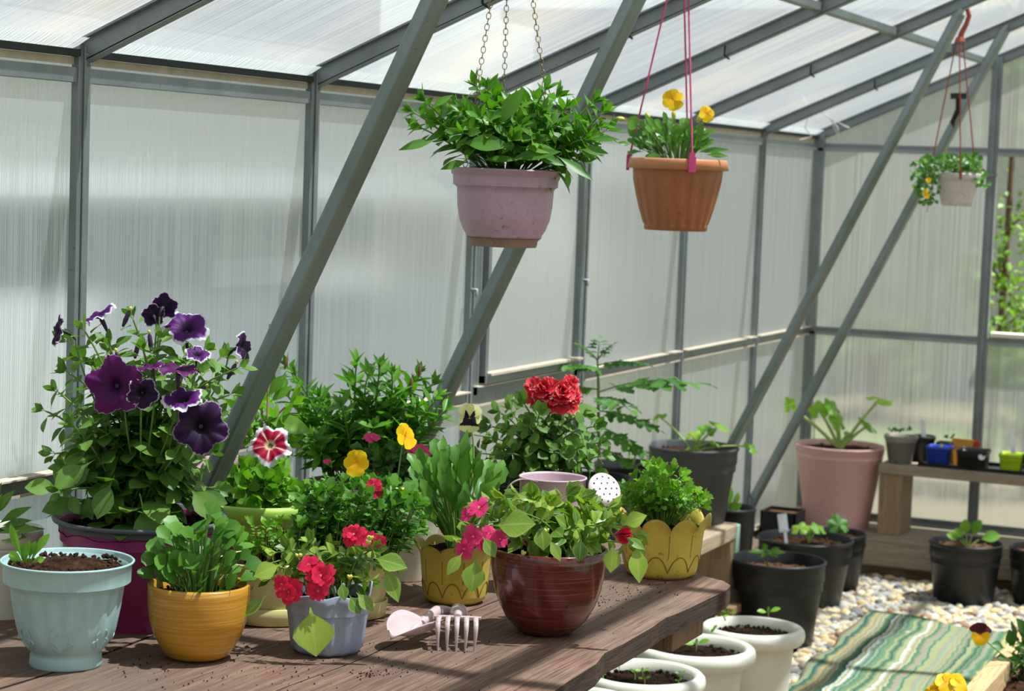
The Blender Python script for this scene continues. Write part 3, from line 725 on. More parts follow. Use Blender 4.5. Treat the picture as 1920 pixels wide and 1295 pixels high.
# ================================================================== PLANT PIECES
TT = np.linspace(0, 1, 8)
SH = {
    'ovate': [.03, .10, .55, .92, 1.0, .78, .40, .0],
    'petiolate': [.04, .05, .12, .70, 1.0, .92, .58, .02],
    'lance': [.05, .35, .75, 1.0, .95, .68, .33, .0],
    'spat': [.08, .14, .28, .58, .90, 1.0, .78, .12],
    'round': [.03, .04, .45, .9, 1.05, 1.0, .72, .2],
    'petal': [.10, .36, .66, .90, 1.03, 1.06, .88, .42],
    'heart': [.06, .9, 1.1, 1.05, .88, .62, .33, .0],
}
SX = np.array([-1, -.5, 0, .5, 1.0])
def leaf(mb, p, d, n, L, Wd, shape='ovate', curl=.35, fold=.25, wave=0.0, jag=0.0, mi=0, twist=0.0, notch=0.0):
    d = unit(d); n = unit(n - d * (np.asarray(n) @ d)); s = np.cross(d, n)
    if twist: s, n = s * math.cos(twist) + n * math.sin(twist), n * math.cos(twist) - s * math.sin(twist)
    w = np.array(SH[shape]) * Wd / 2
    ang = -curl * TT
    dl = L / 7
    dx = np.cumsum(np.cos(ang)) * dl; dn = np.cumsum(np.sin(ang)) * dl
    dx = np.concatenate([[0], dx[:-1]]); dn = np.concatenate([[0], dn[:-1]])
    P = np.asarray(p) + dx[:, None, None] * d + dn[:, None, None] * n
    ww = w[:, None] * SX[None, :]
    if jag:
        j = np.where(np.arange(8) % 2 == 0, 1 + jag, 1 - jag); ww = ww * (1 + (j - 1)[:, None] * (np.abs(SX) == 1)[None, :])
    P = P + ww[..., None] * s
    up = np.abs(ww) * fold * (1 - .3 * TT[:, None])
    if wave:
        ph = U(0, 6); up = up + wave * L * np.sin(TT * 12 + ph)[:, None] * (np.abs(SX) == 1)[None, :] * np.sign(SX)[None, :]
    nn = np.cos(ang)[:, None] * n - np.sin(ang)[:, None] * d
    if notch: P[7] -= (notch * L * np.array([0, .35, 1, .35, 0]))[:, None] * d; P[6, 2] -= notch * .35 * L * d
    P = P + up[..., None] * nn[:, None, :]
    uv = np.stack(np.broadcast_arrays(SX[None, :] * .5 + .5, TT[:, None]), -1)
    mb.grid(P, uv, mi=mi)
    return P[-1, 2]
def rot_about(v, ax, a):
    v = np.asarray(v, float); ax = unit(ax)
    return v * math.cos(a) + np.cross(ax, v) * math.sin(a) + ax * (ax @ v) * (1 - math.cos(a))
def shoot(fol, stm, p0, p1, L, Wd, shape='ovate', nodes=7, start=.25, pair=2, out=.9, tipn=5, r=.0022, curl=.35, fold=.25, bend=.5, wave=0.0, shrink=.6, jag=0.0, tips=.45, jit=.25):
    p0, p1 = np.asarray(p0, float), np.asarray(p1, float)
    h = np.linalg.norm(p1 - p0)
    mid = p0 + UP * h * bend + (p1 - p0) * (1 - bend) * .5 + RNG.normal(0, .05 * h, 3)
    C = bez(p0, mid, p1, 9)
    if stm is not None: tube(stm, C, np.linspace(r, r * .6, 9), 6, cap=False)
    a0 = U(0, 6.28)
    for k in range(nodes):
        t = start + (1 - start) * (k + .5) / nodes
        i = min(7, int(t * 8)); f = t * 8 - i
        p = C[i] * (1 - f) + C[min(8, i + 1)] * f; T = unit(C[min(8, i + 1)] - C[i]); q = perp(T)
        Lk = L * (1 - shrink * t) * U(.8, 1.15)
        for j in range(pair):
            a = a0 + k * 1.9 + j * 2 * PI / pair + U(-jit, jit)
            o = rot_about(q, T, a); d = unit(o * out + T * (1.05 - out) + UP * .15)
            leaf(fol, p, d, unit(T + UP * .5 - o * .2), Lk, Wd * Lk / L * U(.85, 1.15), shape, curl * U(.5, 1.5), fold, wave, jag, twist=U(-.3, .3))
    T = unit(C[-1] - C[-2]); q = perp(T)
    for j in range(tipn):
        o = rot_about(q, T, j * 2.4 + a0); Lk = L * tips * U(.6, 1.1)
        leaf(fol, C[-1], unit(o * .55 + T), unit(T - o), Lk, Wd * Lk / L * .9, shape, .2, fold, 0, jag)
    return C
def crown(px, py, dep): return W(px, py, dep)

def soil_disc(root, c, R, z, mat, mound=.008, clods=60, ax=None, sx=1, sy=1, sq=2.0):
    mb = MB(); prof = []
    n = 9; seg = 48; th = np.arange(seg) * 2 * PI / seg
    ax = RH if ax is None else ax; ay = np.cross(UP, ax)
    k = (np.abs(np.cos(th)) ** sq + np.abs(np.sin(th)) ** sq) ** (-1 / sq)
    P = []
    for i in range(n):
        r = R * (i / (n - 1)); h = mound * (1 - (i / (n - 1)) ** 2) + RNG.normal(0, R * .018, seg) * (i > 0)
        P.append(np.asarray(c) + (r * k * np.cos(th) * sx)[:, None] * ax + (r * k * np.sin(th) * sy)[:, None] * ay + (z - c[2] + h)[:, None] * UP if hasattr(h, '__len__') else None)
    mb.grid(np.array(P), np.zeros((n, seg, 2)), wrap=True)
    for _ in range(clods):
        a, rr = U(0, 6.28), R * math.sqrt(U(0, .9)); s = U(.012, .04) * R * 1.3
        v = np.array(ico) * s * (1 + RNG.normal(0, .18, (12, 1)))
        mb.add(v + np.asarray(c) + rr * math.cos(a) * sx * ax + rr * math.sin(a) * sy * ay + UP * (z - c[2] + mound * .6 + s * .2), icf)
    return mb.build('soil', mat, root)

def place(cx, yf, rb, ry, hw, zs):
    P = onZ(cx, yf, zs); dep = dep_of(P); c = P + FH * (rb * dep / F_PX); c[2] = zs; dc = dep_of(c)
    R = hw * dc / F_PX; zr = W(cx, ry, dc)[2]
    return c, rb * dc / F_PX, R, zr - zs, dc
def inner(prof, th, depth):
    """continue an outer profile over the lip and down inside"""
    r, z = prof[-1]
    return prof + [(r - th * .5, z + th * .4), (r - th, z), (r - th * 1.3, z - depth)]
def pot_root(name, c, label, cat='plant pot', group=None): return empty(name, c, label, cat, group)

# ---- flowers
def petal_fan(mb, c, n, up, R, angs, wd, shape='petal', cup=.25, wave=.0, lens=None, mi=None, curl=.2, notch=.0):
    n = unit(n); up = unit(up - n * (up @ n))
    for i, a in enumerate(angs):
        d = rot_about(up, n, math.radians(a))
        L = R * (lens[i] if lens else 1)
        cu_ = cup + U(-.16, .16)
        leaf(mb, c + n * (.0012 * i), unit(d + n * cu_), unit(n - d * cu_ * .5), L, wd[i] * R if hasattr(wd, '__len__') else wd * R, shape, curl + U(-.25, .35), .08, wave, mi=(mi[i] if mi else 0), twist=U(-.22, .22), notch=notch)
def petunia_flower(root, c, n, R, mat, roll=0.0, tube_len=None, squash=1.0, ruffle=.12, flare=.35, tubedir=None, tubemat=None, depth=.42, lobe=.2):
    n = unit(n); s = perp(n); s = rot_about(s, n, roll); b = np.cross(n, s)
    seg, rr = 70, 11; th = np.arange(seg) * 2 * PI / seg
    lobes = 1 - lobe * np.abs(np.sin(2.5 * th)) ** 5 + .05 * np.abs(np.cos(2.5 * th)) ** 10
    ph = [U(0, 6) for _ in range(4)]
    P = []; UVp = []
    for i in range(rr):
        q = i / (rr - 1); rad = (.07 + .93 * q ** 1.15) * R
        k = 1 + (lobes - 1) * q ** 2
        h = -depth * R * (1 - q) ** 2.2 - flare * R * q ** 3 * .5
        z = h + ruffle * R * q ** 2.5 * (np.sin(5 * th + ph[0]) * .8 + .55 * np.sin(11 * th + ph[1]) + .35 * np.sin(23 * th + ph[2]) * q ** 3)
        z = z - .05 * R * q * np.abs(np.sin(2.5 * th)) ** 4
        k = k * (1 + .03 * q ** 4 * np.sin(31 * th + ph[3]))
        P.append(c + (rad * k * np.cos(th))[:, None] * s * squash + (rad * k * np.sin(th))[:, None] * b + z[:, None] * n)
        UVp.append(np.stack([th / 2 / PI, np.full(seg, q)], 1))
    mb = MB(); mb.grid(np.array(P), np.array(UVp), wrap=True); fl = mb.build('flower', mat, root)
    tl = tube_len or R * 1.0; td = -n if tubedir is None else unit(tubedir)
    mb = MB(); p = c - n * depth * R; pts = bez(p, p - n * tl * .5, p - n * tl * .5 + td * tl * .5, 6)
    tube(mb, pts, [R * .13, R * .12, R * .10, R * .08, R * .065, R * .05], 10); mb.build('flower_tube', tubemat or M['tubepurple'], fl)
    return pts[-1]
def pansy(root, c, n, R, mats, up=None, roll=0):
    n = unit(n); up = UP if up is None else up; up = rot_about(unit(up - n * (up @ n)), n, roll)
    mb = MB(); petal_fan(mb, c, n, up, R, [27, -27, 92, -92, 180], [.88, .88, .80, .80, 1.25], cup=.12, wave=.035, lens=[.95, .95, .9, .9, .95], mi=[0, 0, 1, 1, 1] if isinstance(mats, list) else None)
    return mb.build('flower', mats, root)
def impatiens(root, c, n, R, mat, roll=0, double=False):
    mb = MB(); n = unit(n); up = rot_about(perp(n), n, roll)
    petal_fan(mb, c, n, up, R, [0, 66, 140, 218, 292], [U(.7, .95) for _ in range(5)], cup=.1, wave=.04, lens=[U(.85, 1.15) for _ in range(5)], notch=.16)
    if double: petal_fan(mb, c + n * R * .1, n, up, R * .72, [36, 108, 180, 252, 324], .85, cup=.5, wave=.07, notch=.12)
    return mb.build('flower', mat, root)
def stemlet(root, pts, r=.0013, mat=None, name='flower_stem'):
    mb = MB(); tube(mb, pts, r, 6); return mb.build(name, mat or M['stem'], root)
def bud1(root, p, d, L, r, mat, name='flower_bud'):
    mb = MB(); budp(mb, p, d, L, r); return mb.build(name, mat, root)
def budp(mb, p, d, L=.02, r=.004):
    d = unit(d); tube(mb, [p, p + d * L * .35, p + d * L * .8, p + d * L], [r * .5, r, r * .9, r * .25], 8)

# ================================================================== POTS ON THE TABLE
# ---- pale blue pot with one seedling
c, rb, R, H, dc = place(109, 1259, 66, 1046, 124, ZT)
ro = pot_root('potted_seedling', c, 'pale blue ribbed plastic pot with one small seedling, at the table\'s left front corner')
pr = [(rb, 0), (rb * 1.02, .002), (rb * 1.0, H * .10), (rb * .97, H * .135), (rb * 1.10, H * .17), (rb * 1.30, H * .27), (R * .745, H * .40), (R * .79, H * .55), (R * .83, H * .72), (R * .855, H * .765), (R * .872, H * .772), (R * .87, H * .80), (R * .885, H * .88), (R * .93, H * .95), (R * .985, H * .985), (R, H)]
def rfb(th, i, z):
    a = 1.0 if .27 * H < z < .74 * H else 0.0
    return 1 + .016 * a * np.clip(np.sin(th * 18) * 2.5, -1, 1)
m = MB(); lathe(m, inner(pr, .004, .03), c, 144, rf=rfb)
# raised scroll ornament round the foot
for k in range(7):
    a0 = k * 2 * PI / 7 + .35
    for sgn in (-1, 1):
        for (wd, hh, z0) in ((.10, .035, .22), (.17, .022, .20)):
            pts = []
            for q in np.linspace(0, 1, 9):
                a = a0 + sgn * (.06 + wd * math.sin(q * PI * .9)); z = H * z0 + hh * q * (1 - .25 * q)
                r_ = np.interp(z / H, [.135, .17, .27, .40, .55], [rb * .99, rb * 1.10, rb * 1.30, R * .745, R * .79]) + .0006
                pts.append(c + r_ * (math.cos(a) * RH + math.sin(a) * FH) + UP * z)
            tube(m, pts, .0011, 5)
m.build('pot', M['blue'], ro)
soil_disc(ro, c, R * .90, ZT + H - .013, M['soil'], .012, 260)
fo = MB()
for (x, y, L, Wd, ang) in ((40, 1052, .062, .013, -.35), (62, 1050, .055, .015, .55), (46, 1056, .030, .020, -.1), (56, 1054, .036, .012, .3), (40, 1058, .028, .014, -.9), (64, 1060, .024, .012, 1.2), (50, 1058, .035, .010, 0.1), (36, 1060, .022, .012, -1.3)):
    leaf(fo, W(50 + (x - 50) * .4, 1056, dc - .02), face(math.sin(ang), math.cos(ang), .25), face(-.3, .3, .8), L, Wd, 'spat', .35, .3, wave=.01)
fo.build('leaves', M['lf_bright'], ro)

# ---- yellow brushed bowl with round pansy leaves
c, rb, R, H, dc = place(362, 1243, 50, 1092, 95, ZT)
ro = pot_root('potted_pansy', c, 'mustard yellow brushed ceramic bowl full of young round pansy leaves')
pr = [(rb * .8, 0), (rb, .002), (rb * 1.22, H * .06), (R * .74, H * .17), (R * .86, H * .32), (R * .945, H * .50), (R * .985, H * .70), (R, H * .9), (R * 1.0, H)]
m = MB(); lathe(m, inner(pr, .006, .03), c, 96); m.build('bowl', M['yellowglaze'], ro)
soil_disc(ro, c, R * .92, ZT + H - .016, M['soil_dark'], .004, 120)
fo, st = MB(), MB()
top = c + UP * (H - .012)
for k in range(98):
    a, q = U(0, 6.28), U(.05, 1) ** .6
    rr = q * R * .82; hh = (.112 - .055 * q ** 2) * U(.18, 1.08)
    b0 = top + (math.cos(a) * RH + math.sin(a) * FH) * rr * .55
    tip = top + (math.cos(a) * RH + math.sin(a) * FH) * rr * 1.0 + UP * hh
    tube(st, bez(b0, b0 + UP * hh * .5, tip, 6), .0012, 5, cap=False)
    o = math.cos(a) * RH + math.sin(a) * FH
    leaf(fo, tip - UP * .004, unit(o * U(.3, .9) + UP * U(.3, 1.0)), unit(UP * .8 - FH * .7 - o * .2), U(.026, .040), U(.022, .031), 'round' if k % 4 else 'petiolate', U(.1, .8), U(.1, .35), jag=.08, twist=U(-.5, .5))
fo.build('foliage', M['lf_pansy'], ro); st.build('leaf_stalks', M['stem'], ro)

# ---- magenta nursery pot with the purple petunias
c, rb, R, H, dc = place(240, 1188, 100, 962, 160, ZT)
ro = pot_root('potted_petunia', c, 'tall petunia with white-edged purple flowers in a large magenta pot with grey rim')
pr = [(rb, 0), (rb * 1.01, .002), (rb * 1.04, H * .16), (rb * 1.10, H * .17), (R * .84, H * .66), (R * .855, H * .67), (R * .93, H * .93), (R * .95, H * .955)]
m = MB(); lathe(m, inner(pr, .004, .03), c, 96)
for k in range(5):
    a = k * 2 * PI / 5 + .3; box(m, c + (math.cos(a) * RH + math.sin(a) * FH) * rb * .97 + UP * .003, (.02, .012, .006), np.array([np.cos(a + 1.57) * RH + np.sin(a + 1.57) * FH, math.cos(a) * RH + math.sin(a) * FH, UP]))
m.build('pot', M['magenta'], ro)
m = MB(); lathe(m, [(R * .945, H * .945), (R, H * .96), (R * 1.012, H * .985), (R, H), (R * .96, H * .995), (R * .93, H * .9)], c, 96, close=False); m.build('rim', M['magrim'], ro)
soil_disc(ro, c, R * .93, ZT + H - .02, M['soil_dark'], .01, 100)
fo, st = MB(), MB(); top = c + UP * (H - .015)
tips = [(128, 640), (160, 622), (205, 650), (250, 600), (300, 640), (345, 668), (380, 660), (415, 670), (445, 690), (85, 770), (110, 735), (130, 700), (180, 690), (220, 700), (270, 660), (330, 690), (400, 715), (430, 740), (150, 760), (200, 780), (250, 770), (300, 750), (350, 760), (400, 780), (105, 850), (130, 875), (160, 830), (215, 850), (270, 860), (330, 850), (390, 850), (300, 800), (240, 820), (180, 800), (355, 820), (140, 800), (120, 920), (170, 900), (230, 905), (290, 910), (350, 905), (400, 915), (205, 660), (280, 700), (370, 700), (190, 730)]
for (x, y) in tips:
    dd = dc + U(-.14, .16); T = W(x, y, dd)
    a = U(0, 6.28); b0 = top + (math.cos(a) * RH + math.sin(a) * FH) * U(0, .035)
    shoot(fo, st, b0, T, .086, .042, 'petiolate', nodes=8, start=.30, out=.85, tipn=6, curl=.5, fold=.2, bend=.35, r=.0024, shrink=.55, tips=.36)
for k in range(30):   # big leaves low down, some hanging over the rim
    a = U(0, 6.28) if k > 12 else -PI / 2 + U(-1.3, 1.3); o = math.cos(a) * RH + math.sin(a) * FH
    leaf(fo, top + o * U(.01, .05) + UP * U(.0, .06), unit(o + UP * U(.1, .7)), UP, U(.08, .115), U(.036, .048), 'spat', U(.3, .8), .2, .01)
for (x, y, a, b, L) in ((262, 925, .3, -1, .10), (215, 890, -.3, -.8, .075), (345, 905, .7, -.6, .085), (125, 915, -1, .1, .065), (160, 935, -.9, -.2, .07), (355, 930, 1, -.1, .065), (180, 860, -.6, -.4, .08)):
    leaf(fo, W(x, y, dc - .11), face(a, b, .35), face(0, .5, .9), L, L * .48, 'petiolate', .3, .2, .01)
fo.build('foliage', M['lf_pet'], ro); st.build('stems', M['stem'], ro)
FL = [(212, 722, -.12, .05, 1.0, 56, 'petunia_plum', 1.0), (376, 800, .12, .0, .99, 52, 'petunia_deep', 1.0), (350, 608, .1, .72, .68, 45, 'petunia', 1.0),
      (268, 738, .25, -.12, .93, 31, 'petunia_dark', 1.0), (183, 585, -.42, .86, .25, 36, 'petunia', 1.0), (104, 618, -.88, .2, .42, 31, 'petunia_dark', 1.0),
      (287, 590, -.3, .25, -.92, 23, 'petunia_dark', 1.0), (312, 572, .3, .35, -.88, 27, 'petunia_dark', 1.0), (461, 650, .93, .12, .30, 30, 'petunia_dark', 1.0), (371, 660, .2, .75, .5, 25, 'petunia', 1.0),
      (342, 742, -.05, .82, .48, 40, 'petunia', 1.0), (336, 686, .1, .95, .2, 40, 'petunia_plum', 1.0), (283, 683, -.2, .95, .2, 26, 'petunia_plum', 1.0)]
for (x, y, a, b, cc_, rp_, mt, sq) in FL:
    dd = dc - (.19 if y > 650 else .05); R_ = rp_ * dd / F_PX; n = face(a, b, cc_)
    e = petunia_flower(ro, W(x, y, dd), n, R_, M[mt], roll=U(0, 3), tube_len=R_ * 1.1, tubedir=face(-a * .5, -.8, -.5), squash=sq)
    stemlet(ro, bez(e, e - UP * .03, top + (e - top) * .55, 6), .0014)
m = MB()
for (x, y, a, b) in ((243, 582, .4, .9), (280, 626, -.1, .95), (218, 660, -.2, .9), (385, 725, .6, .5), (442, 682, .4, .7), (182, 820, -.4, .6), (260, 640, .2, .8)):
    p = W(x, y, dc - .08); d = face(a, b, .1); bb_ = bud1(ro, p - d * .028, d, .03, .004, M['tubepurple']); bud1(bb_, p, d, .007, .0028, M['bud'], 'bud_tip')

# ---- grey-blue ribbed pot with coral impatiens
c, rb, R, H, dc = place(607, 1232, 60, 1104, 81, ZT)
ro = pot_root('potted_impatiens', c, 'grey-blue ribbed plastic pot with a torn rim and coral red impatiens')
pr = [(rb * .9, 0), (rb, .003), (rb * 1.1, H * .08), (R * .84, H * .25), (R * .90, H * .6), (R * .93, H * .8), (R * .955, H * .86), (R * 1.0, H)]
def rfg(th, i, z): return 1 + (.028 * np.clip(np.sin(th * 12) * 1.6, -1, 1) if z < H * .84 else .03 * np.sin(th * 6))
def zfg(th, i, z):
    if z < H * .84: return 0 * th
    return .012 * np.exp(-((th - .2) / .22) ** 2) - .01 * np.exp(-((th - 5.9) / .2) ** 2) + .002 * np.sin(9 * th)
m = MB(); lathe(m, inner(pr, .003, .03), c, 144, rf=rfg, zf=zfg); m.build('pot', M['greyblue'], ro)
soil_disc(ro, c, R * .88, ZT + H - .018, M['soil_dark'], .004, 60)
fo, st = MB(), MB(); top = c + UP * (H - .012)
tp = [(500, 1058), (520, 1035), (545, 1030), (575, 1040), (610, 1030), (645, 1040), (680, 1035), (700, 1055), (560, 1060), (600, 1065), (640, 1065), (665, 1075), (690, 1090), (530, 1065), (620, 1045), (585, 1020), (655, 1020), (700, 1030), (510, 1085), (735, 1060)]
for (x, y) in tp:
    T = W(x, y, dc + U(-.06, .04))
    shoot(fo, st, top + RH * U(-.03, .03) + FH * U(-.03, .03), T, .050, .030, 'ovate', nodes=5, start=.35, out=.9, tipn=5, curl=.5, fold=.2, tips=.55, r=.002)
for (x, y, a, b, L, w_) in ((500, 1115, -.75, -.65, .05, .018), (527, 1058, -.8, -.3, .045, .03), (582, 1138, .15, -1, .075, .064), (720, 1060, .4, -.9, .060, .027), (700, 1045, .9, -.2, .055, .032), (668, 1110, .7, -.7, .04, .022), (640, 1090, .2, -1, .03, .018), (655, 1115, .5, -.8, .034, .024)):
    leaf(fo, W(x, y, dc - .09), face(a, b, .25), face(.1, .5, .9), L, w_, 'ovate', .25, .18)
fo.build('foliage', M['lf_imp'], ro); st.build('stems', M['stem'], ro)
for (x, y, rp_, a, b, dbl) in ((602, 1078, 30, .1, .15, True), (596, 1106, 24, .1, -.2, False), (543, 1108, 27, -.15, .0, True), (530, 1095, 18, -.4, .2, False), (580, 1060, 20, -.3, .7, False), (666, 1002, 22, -.2, .4, True), (688, 1010, 17, .3, .2, False), (655, 1012, 14, -.5, -.1, False), (712, 1014, 14, .3, .1, False)):
    dd = dc - .10 if y > 1040 else dc - .05
    impatiens(ro, W(x, y, dd), face(a, b, 1), rp_ * dd / F_PX, M['imp_red'], U(0, 6), dbl)
m = MB()
for (x, y) in ((655, 1085), (690, 1020), (560, 1045), (695, 1012)):
    m = MB(); q_ = W(x, y, dc - .08)
    for _ in range(4): budp(m, q_, face(U(-1, 1), 1, U(0, 1)), .008, .0025)
    m.build('flower_bud', M['bud'], ro)

# ---- oxblood bowl with hot pink impatiens
c, rb, R, H, dc = place(1024, 1195, 44, 1024, 110, ZT)
ro = pot_root('potted_impatiens', c, 'oxblood red brushed ceramic bowl of variegated impatiens with hot pink flowers')
pr = [(rb * .85, 0), (rb, .002), (rb * 1.12, H * .02), (R * .56, H * .08), (R * .70, H * .19), (R * .82, H * .34), (R * .91, H * .52), (R * .965, H * .72), (R * .99, H * .9), (R, H)]
m = MB(); lathe(m, inner(pr, .005, .03), c, 96); m.build('bowl', M['redglaze'], ro)
soil_disc(ro, c, R * .93, ZT + H - .014, M['soil_dark'], .006, 120)
fo, st = MB(), MB(); top = c + UP * (H - .01)
tp = [(890, 985), (905, 960), (925, 945), (950, 935), (975, 930), (1000, 935), (1030, 940), (1060, 930), (1085, 935), (1110, 945), (1135, 955), (1150, 975), (1165, 985), (940, 965), (975, 960), (1010, 965), (1045, 965), (1080, 965), (1115, 975), (960, 990), (1000, 995), (1040, 995), (1085, 995), (1120, 1000), (930, 1000), (980, 1010), (1020, 1015), (1060, 1015), (1100, 1015), (1185, 1000), (1175, 1020), (870, 1010), (990, 945), (1125, 985), (1090, 950), (955, 950)]
for (x, y) in tp:
    T = W(x, y, dc + U(-.10, .09))
    shoot(fo, st, top + RH * U(-.05, .05) + FH * U(-.05, .05), T, .058, .036, 'ovate', nodes=5, start=.4, out=.92, tipn=6, curl=.5, fold=.18, tips=.6, r=.002, bend=.35)
for (x, y, a, b, L, w_) in ((893, 1045, -.15, -1, .056, .038), (868, 1035, -.6, -.8, .045, .020), (1150, 1020, -.1, -1, .046, .030), (1192, 1018, .1, -1, .064, .032), (1170, 1005, .9, -.5, .04, .016), (1165, 985, .8, .4, .045, .028), (925, 985, .8, .1, .07, .05), (975, 960, .2, -.9, .038, .03), (1015, 985, .1, -.9, .04, .03), (1030, 1010, .5, -.9, .04, .018), (905, 1005, .6, -.9, .04, .024), (1090, 1010, -.1, -1, .036, .026)):
    leaf(fo, W(x, y, dc - .115), face(a, b, .3), face(.1, .5, .9), L, w_, 'ovate', .3, .16)
fo.build('foliage', M['lf_imp'], ro); st.build('stems', M['stem'], ro)
for (x, y, rp_, a, b) in ((900, 952, 22, -.4, .7), (878, 965, 16, -.6, .5), (888, 1005, 22, -.3, .1), (872, 1028, 20, -.4, -.1), (916, 1000, 18, .1, .3), (936, 1010, 19, .3, .1), (905, 1018, 16, .2, -.2)):
    dd = dc - .10; impatiens(ro, W(x, y, dd), face(a, b, 1), rp_ * dd / F_PX, M['imp_pink'], U(0, 6), False)
m = MB(); p = W(1163, 1003, dc - .10)
for k in range(6): leaf(m, p - CR * .012, face(1, .1 + U(-.3, .3), U(-.3, .3)), face(math.sin(k), math.cos(k), .6), .03, .022, 'petal', -.2, .6)
m.build('flower', M['imp_redwhite'], ro)
m = MB()
for (x, y) in ((1018, 1005), (1025, 998), (1021, 1012), (980, 1040)):
    m = MB(); q_ = W(x, y, dc - .11)
    for _ in range(3): budp(m, q_, face(U(-1, 1), 1, U(0, 1)), .008, .0022)
    m.build('flower_bud', M['bud'], ro)

# ---- mustard pots with petal-shaped rims
def scallop_pot(root, c, rb, R, H, lip=.24, n=10, ph=0.0):
    rb = min(rb, R * .71)
    pr = [(rb * .9, 0), (rb, .003), (rb * 1.10, H * .06), (R * .80, H * .14), (R * .84, H * .3), (R * .87, H * .5), (R * .90, H * .72), (R * .95, H * .86), (R * 1.0, H * .94), (R * 1.06, H)]
    def zf(th, i, z):
        s = np.abs(np.sin((th + ph) * n / 2)) ** .55
        return -(1 - s) * lip * H * max(0, (z / H - .72) / .28) ** 1.0
    m = MB(); lathe(m, pr + [(R * 1.03, H * .985), (R * .93, H * .84), (R * .88, H * .7)], c, 160, zf=zf); pot = m.build('pot', M['scallop'], root)
    m = MB()
    def rad(z): return np.interp(z / H, [.06, .14, .3, .5, .72, .86, .94], [rb * 1.10, R * .80, R * .84, R * .87, R * .90, R * .95, R])
    for k in range(n):
        a0 = (k + .5) * 2 * PI / n - ph
        pts = []
        for q in np.linspace(-1, 1, 17):
            z = H * (.13 + .25 * (1 - abs(q) ** 2.2)); a = a0 + q * PI / n
            pts.append(c + (rad(z) + .0002) * (math.cos(a) * RH + math.sin(a) * FH) + UP * z)
        tube(m, pts, .0011, 5)
        a = k * 2 * PI / n - ph
        tube(m, [c + (rad(z) + .0000) * (math.cos(a) * RH + math.sin(a) * FH) + UP * z for z in np.linspace(.36 * H, .74 * H, 6)], .0007, 5)
    m.build('petal_grooves', M['scallop_groove'], pot)
# right
c, rb, R, H, dc = place(1242, 1088, 60, 958, 86, ZT)
ro = pot_root('potted_pansy', c, 'mustard yellow tulip-rimmed pot of leafy young pansies at the table\'s far corner')
scallop_pot(ro, c, rb, R, H, .20, 10, .2)
soil_disc(ro, c, R * .86, ZT + H * .78, M['soil_dark'], .004, 60)
fo, st = MB(), MB(); top = c + UP * (H * .78)
for k in range(95):
    x = random.gauss(1238, 42); x = min(1315, max(1168, x)); hh = 1 - ((x - 1238) / 95) ** 2
    y = 955 - U(.1, 1) * 82 * max(.15, hh)
    T = W(x, y, dc + U(-.07, .07)); b0 = top + (T - top) * np.array([.3, .3, 0])
    shoot(fo, st, b0, T, .026, .016, 'petiolate', nodes=4, start=.4, pair=2, out=.8, tipn=5, curl=.6, fold=.2, jag=.25, tips=.95, r=.0012, bend=.3)
fo.build('foliage', M['lf_bright'], ro); st.build('stems', M['stem'], ro)
# left
c, rb, R, H, dc = place(850, 1138, 62, 1012, 73, ZT)
ro = pot_root('potted_pansy', c, 'mustard yellow tulip-rimmed pot with long-leaved pansies and one cream and black flower')
scallop_pot(ro, c, rb, R, H, .12, 10, 0.05)
soil_disc(ro, c, R * .84, ZT + H * .86, M['soil_dark'], .004, 60)
fo, st = MB(), MB(); top = c + UP * (H * .86)
for k in range(95):
    a = U(0, 6.28); q = U(0, 1) ** .6
    x = 850 + math.cos(a) * q * 88; y = 908 + math.sin(a) * q * 66
    if y > 965: y = 965 - U(0, 40)
    T = W(x, y, dc + U(-.09, .1)); b0 = top + (T - top) * np.array([.2, .2, 0])
    d = unit(T - b0); L = U(.045, .075)
    tube(st, bez(b0, b0 + UP * .04, T - d * L * .5, 6), .0013, 5, cap=False)
    leaf(fo, T - d * L * .5, unit(d + UP * .2), unit(UP - FH * .8), L, L * U(.28, .4), 'spat' if k % 2 else 'lance', U(.2, 1.0), .25, .016, jag=.16, twist=U(-.5, .5))
for k in range(26):
    a = U(0, 6.28); o = math.cos(a) * RH + math.sin(a) * FH; L = U(.05, .095)
    leaf(fo, top + o * .01, unit(o * .35 + UP), unit(o * -.5 + UP * .2 - FH * .6), L, L * .28, 'spat', U(.1, .7), .25, .01, jag=.08)
fo.build('foliage', M['lf_pansy'], ro); st.build('stalks', M['stem'], ro)
p = W(881, 783, dc - .03)
fl = MB(); n_ = face(-.15, -.05, 1)
petal_fan(fl, p, n_, UP, 28 * dc / F_PX, [25, -25, 80, -80, 180], [1.1, 1.1, .9, .9, 1.3], cup=-.1, lens=[.95, .95, .75, .75, .95], mi=[1, 1, 0, 0, 0]); fl.build('flower', [M['creampansy'], M['creamplain']], ro)
stemlet(ro, bez(p - CU * .012 - CD * -.004, W(893, 830, dc), W(884, 905, dc), 8), .0019, M['stem_pale'])
# crimson impatiens blossoms hanging beside it
for (x, y) in ((830, 868), (823, 880)): impatiens(ro, W(x, y, dc - .02), face(.5, .1, .8), .009, M['imp_red'], U(0, 5))

